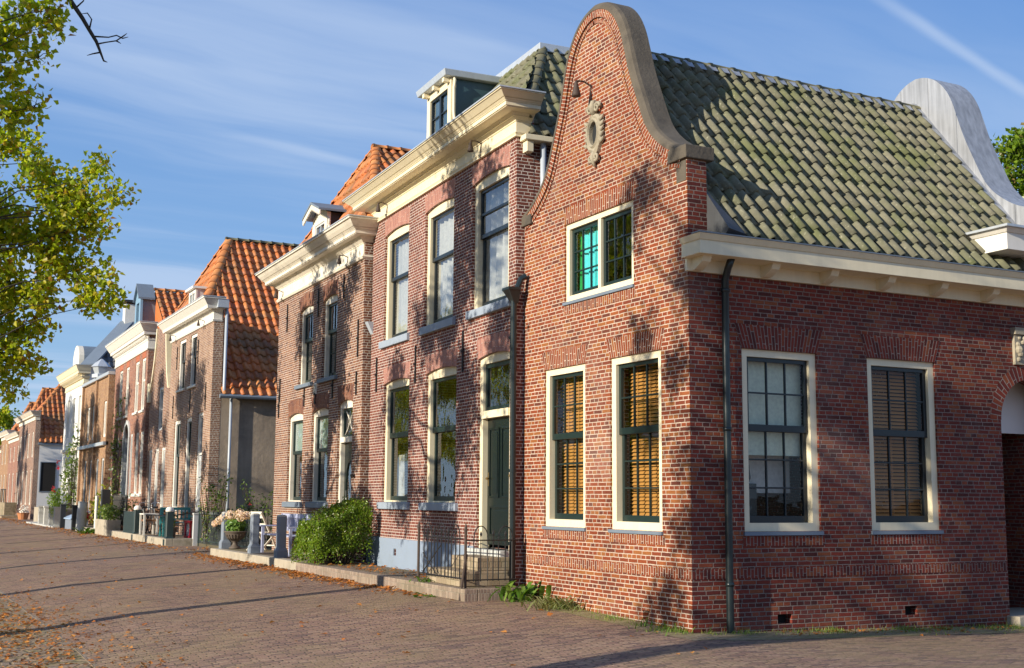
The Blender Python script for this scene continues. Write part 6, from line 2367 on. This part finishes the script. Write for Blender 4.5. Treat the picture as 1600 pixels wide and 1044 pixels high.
# picket fence across the yard
FE = thing('picket_fence', 'dark iron picket fence closing the yard beside the grey flank', 'fence', (.02, 19.0, .12))
m = MB()
for k in range(48):
    y = .1 + k * .135
    m.tube([(0, y, 0), (0, y, .92), (0, y, .96), (0, y, 1.06)], [.011, .011, .02, .002], 5)
m.build('pickets', 'greenpost', FE, fix=False)
m = MB()
for z in (.15, .85):
    m.box(-.015, .015, 0, 6.55, z, z + .03)
m.build('rails', 'greenpost', FE)
for y in (0, 3.2, 6.5):
    m = MB()
    m.box(-.04, .04, y - .04, y + .04, -.1, 1.15)
    m.build('post', 'greenpost', FE)
tg = thing('grey_gatepost', 'slim grey gate post between the picket fence and the wide house', 'post', (-.06, 25.75, .1))
m = MB()
m.box(-.07, .07, -.07, .07, -.1, .95)
m.build('shaft', 'greypaint', tg, bevel=.008)
m = MB()
m.box(-.085, .085, -.085, .085, .95, 1.0)
m.build('cap', 'hardtop', tg, bevel=.01)

# green posts with white caps and rail
GP0 = thing('green_post', 'dark green post with white cap at the near corner of the wide house stoop', 'bollard', (-.8, 25.95, .05), 0, 'green posts with white caps')
m = MB()
prism(m, [(.15, 0, .01), (.15, .26, .01), (.11, .34, .02), (.11, 1.08, .02)])
m.build('shaft', 'greenpost', GP0)
m = MB()
m.lathe([(.12, 1.081), (.13, 1.10), (.12, 1.17), (.08, 1.22), (.01, 1.24)], (0, 0, 0), 12)
m.build('cap', 'white', GP0, smooth=True)
dup(GP0, (-.8, 31.1, .05), 0, 'dark green post with white cap beside the slatted gate')
RL = MB()
RL.tube([(-.8, 25.95, 1.0), (.28, 26.0, 1.16)], .02, 6)
tag(RL.build('hand_rail', 'iron', fix=False), 'thin black rail from the near green post to the house wall', 'rail')
RL = MB()
RL.tube([(-.8, 26.1, 1.0), (-.8, 31.0, 1.0)], .018, 6)
tag(RL.build('hand_rail', 'iron', fix=False), 'thin black rail running between the two green posts', 'rail')
GA = thing('slatted_gate', 'dark green slatted gate beside the far green post', 'gate', (-.85, 33.3, .12))
m = MB()
for k in range(10):
    m.box(-.02, .02, -1.9 + k * .19, -1.9 + k * .19 + .15, .05, .95)
m.build('slats', 'greenpost', GA)
m = MB()
for z in (.2, .8):
    m.box(.021, .045, -1.9, -.04, z, z + .06)
m.build('rails', 'greenpost', GA)

# red lantern, potted plant
LN = thing('red_lantern', 'red box lantern standing on the edge of the stoop', 'lantern', (.05, 26.6, .33), rad(15))
m = MB()
for sx in (-1, 1):
    for sy in (-1, 1):
        m.box(sx * .15 - .025, sx * .15 + .025, sy * .15 - .025, sy * .15 + .025, 0, .48)
m.box(-.19, .19, -.19, .19, 0, .06)
m.box(-.19, .19, -.19, .19, .44, .52)
m.build('frame', 'redpaint', LN)
m = MB()
m.box(-.135, .135, -.135, .135, .06, .44)
m.build('pane', 'greypaint', LN)
pt = plant('potted_plant', 'green plant in a grey pot behind the near green post', 'potted plant', (-.62, 26.5, .33), [(0, 0, .55, .22), (0, .1, .4, .2)], 'vine', .08, 900, 31)
m = MB()
m.lathe([(.12, 0), (.15, .2), (.17, .3), (.15, .3)], (0, 0, 0), 12)
m.build('pot', 'stone', pt)

# bicycles
BK = thing('bicycle', 'silver bicycle leaning on the narrow house wall', 'bicycle', (-.25, 31.2, .33), rad(90))
for x in (-.52, .52):
    m = MB()
    pts = [(x + .34 * math.cos(t * math.pi / 12), 0, .35 + .34 * math.sin(t * math.pi / 12)) for t in range(25)]
    m.tube(pts, .02, 6, cap=False)
    for k in range(8):
        a = math.pi * k / 8
        m.tube([(x - .33 * math.cos(a), 0, .35 - .33 * math.sin(a)), (x + .33 * math.cos(a), 0, .35 + .33 * math.sin(a))], .003, 3, cap=False)
    m.build('wheel', 'rubber', BK, fix=False)
m = MB()
for a, b in (((-.52, 0, .35), (-.12, 0, .32)), ((-.12, 0, .32), (-.22, 0, .85)), ((-.52, 0, .35), (-.20, 0, .78)), ((-.12, 0, .32), (.36, 0, .80)), ((-.20, 0, .76), (.36, 0, .88)), ((.36, 0, .95), (.52, 0, .35))):
    m.tube([a, b], .018, 6)
m.build('frame', 'steel', BK, fix=False)
m = MB()
m.tube([(.20, -.28, 1.02), (.34, -.2, 1.06), (.36, 0, 1.02), (.34, .2, 1.06), (.20, .28, 1.02)], .014, 6)
m.tube([(.36, 0, .93), (.36, 0, 1.03)], .014, 6)
m.build('handlebar', 'steel', BK, fix=False)
m = MB()
m.hexa([(-.36, -.08, .86), (-.08, -.03, .86), (-.08, .03, .86), (-.36, .08, .86)], [(-.36, -.09, .92), (-.06, -.025, .92), (-.06, .025, .92), (-.36, .09, .92)])
m.build('saddle', 'rubber', BK)
m = MB()
m.box(-.75, -.30, -.07, .07, .72, .74)
m.build('carrier', 'rubber', BK)
dup(BK, (-.50, 31.9, .33), rad(93), 'second silver bicycle, parked in front of the first one')

# white side table and firewood
TB = thing('side_table', 'small white table with brown boards beside the bicycles', 'table', (-.62, 30.0, .33))
m = MB()
m.box(-.25, .25, -.35, .35, .66, .70)
m.build('tabletop', 'white', TB)
m = MB()
m.box(-.2, .2, -.3, .3, .44, .50)
m.build('shelf', 'wood', TB)
for sx in (-1, 1):
    for sy in (-1, 1):
        m = MB()
        m.box(sx * .21 - .03, sx * .21 + .03, sy * .31 - .03, sy * .31 + .03, 0, .66)
        m.build('leg', 'white', TB)
rnd = random.Random(8)
m = MB()
for r_ in range(7):
    for c_ in range(9):
        y = 30.6 + c_ * .14 + (r_ % 2) * .07
        if r_ > 4 and abs(c_ - 4) > 7 - r_:
            continue
        m.tube([(-.10 - rnd.uniform(0, .08), y, .40 + r_ * .12), (.27, y + rnd.uniform(-.02, .02), .40 + r_ * .12)], .06 * rnd.uniform(.8, 1.05), 7)
tag(m.build('firewood_stack', 'wood', fix=False), 'stack of brown firewood logs against the house wall', 'firewood')

# far gardens
PL = thing('planter_box', 'pale concrete planter box at the edge of the far stoop', 'planter', (-.76, 37.2, .08))
m = MB()
m.poly_holes(lambda u, d, z: (u, z, d), [(-.24, -1.4), (.24, -1.4), (.24, 1.4), (-.24, 1.4)], [[(-.18, -1.33), (.18, -1.33), (.18, 1.33), (-.18, 1.33)]], .62)
m.strip(lambda u, d, z: (u, z, d), [(-.24, -1.4), (.24, -1.4), (.24, 1.4), (-.24, 1.4)], 0, .62)
m.strip(lambda u, d, z: (u, z, d), [(-.18, -1.33), (.18, -1.33), (.18, 1.33), (-.18, 1.33)], .45, .62)
m.build('box', 'conc', PL)
m = MB()
m.box(-.18, .18, -1.33, 1.33, .40, .52)
m.build('soil', 'earth', PL)
rnd = random.Random(12)
m = MB()
for k in range(9):
    leafblob(m, (rnd.uniform(-.1, .1), -1.2 + k * .3, .75 + rnd.uniform(0, .25)), (.25, .25, .25), 70, .1, rnd)
m.build('plants', 'vine', PL, fix=False)
ip = thing('iron_fence', 'dark iron fence standing on the planter in front of the arched doorway', 'fence', (-.42, 35.2, .3))
m = MB()
for k in range(22):
    m.tube([(0, k * .14, 0), (0, k * .14, 1.25), (0, k * .14, 1.36)], [.012, .012, .002], 5)
m.build('pickets', 'iron', ip, fix=False)
m = MB()
m.box(-.015, .015, 0, 3.0, 1.12, 1.15)
m.box(-.015, .015, 0, 3.0, .2, .23)
m.build('rails', 'iron', ip)
bp = thing('black_pillar', 'black gate pillar with white rings near the yellow house', 'post', (-.5, 39.6, .1))
m = MB()
m.box(-.16, .16, -.16, .16, 0, 1.75)
m.build('shaft', 'blackcheek', bp, bevel=.01)
m = MB()
m.tube([(-.3, .2, 0), (-.3, .2, 1.5)], .07, 10)
for z in (.5, .9, 1.3):
    m.tube([(-.3, .2, z), (-.3, .2, z + .05)], .085, 10)
m.build('white_column', 'white', bp)
sp = thing('stone_pillar', 'round rough stone pillar beside the red flowers', 'post', (-.95, 42.6, .0))
m = MB()
m.tube([(0, 0, -.1), (0, 0, .2), (0, 0, .9), (.03, 0, 1.35)], [.24, .22, .2, .19], 12)
m.build('shaft', 'hardtop', sp, smooth=True)
for k, (y, lab) in enumerate(((43.9, 'black post right of the blue sheet'), (47.6, 'black post left of the blue sheet, by the round bush'))):
    o = thing('black_post', lab, 'post', (-1.05, y, 0), 0, 'black posts of the far garden')
    m = MB()
    m.box(-.11, .11, -.11, .11, 0, 1.15)
    m.build('shaft', 'blackcheek', o, bevel=.01)
    m = MB()
    m.box(-.13, .13, -.13, .13, 1.15, 1.2)
    m.build('cap', 'blackcheek', o)
bs = thing('covered_bench', 'low bench under a pale blue sheet between the black posts', 'bench', (-.6, 46.6, .1))
m = MB()
m.box(-.35, .35, -1.2, 1.2, 0, .45)
m.build('bench_box', 'hard', bs)
m = MB()
m.hexa([(-.42, -1.3, .45), (.42, -1.3, .75), (.42, 1.3, .75), (-.42, 1.3, .45)], [(-.42, -1.3, .50), (.42, -1.3, .82), (.42, 1.3, .82), (-.42, 1.3, .50)])
m.build('sheet', 'tarp', bs)
gl = thing('garden_wall', 'low pale garden wall with stone slab base under the clipped hedge', 'wall', (-.55, 56.0, 0))
m = MB()
m.box(-.05, .6, -4.5, 7.0, -.1, .95)
m.build('wall_body', 'conc', gl)
m = MB()
m.box(-.75, .6, -7.0, 4.0, -.2, .18)
m.build('slab_base', 'hardtop', gl)
W0 = thing('white_pillar', 'nearest of the four white square pillars before the low garden wall', 'post', (-1.05, 49.6, .15), 0, 'white square pillars before the low garden wall')
m = MB()
m.box(-.14, .14, -.14, .14, 0, .85)
m.build('shaft', 'hardtop', W0, bevel=.01)
m = MB()
m.box(-.17, .17, -.17, .17, .85, .92)
m.build('cap', 'hardtop', W0)
for y, t_ in ((51.4, 'second nearest'), (53.4, 'second farthest'), (55.6, 'farthest')):
    dup(W0, (-1.05, y, .15), 0, t_ + ' of the four white square pillars before the low garden wall')
W0['group'] = 'white square pillars before the low garden wall'
pp = plant('flower_pot', 'terracotta pot of white hydrangeas by the far doorstep', 'potted plant', (-.45, 70.0, .1), [(0, 0, .55, .3)], 'whitepetal', .12, 1400, 41)
m = MB()
m.lathe([(.26, 0), (.34, .35), (.38, .42), (.34, .42)], (0, 0, 0), 12)
m.build('pot', 'terracotta', pp)
ds = thing('far_doorstep', 'brick doorstep with thin rail at the far houses', 'steps', (-.35, 77.0, 0))
m = MB()
m.box(-.9, .85, -2, 2, 0, .25)
m.build('lower_step', 'stepbrick', ds)
m = MB()
m.box(-.4, .85, 2.0, 5.5, 0, 1.1)
m.build('upper_step', 'stepbrick', ds)
m = MB()
for y in (2.0, 3.2, 4.4, 5.5):
    m.tube([(-.38, y, 1.1), (-.38, y, 2.0)], .03, 6)
m.tube([(-.38, 2.0, 2.0), (-.38, 5.5, 2.0)], .03, 6)
m.build('railing', 'iron', ds)
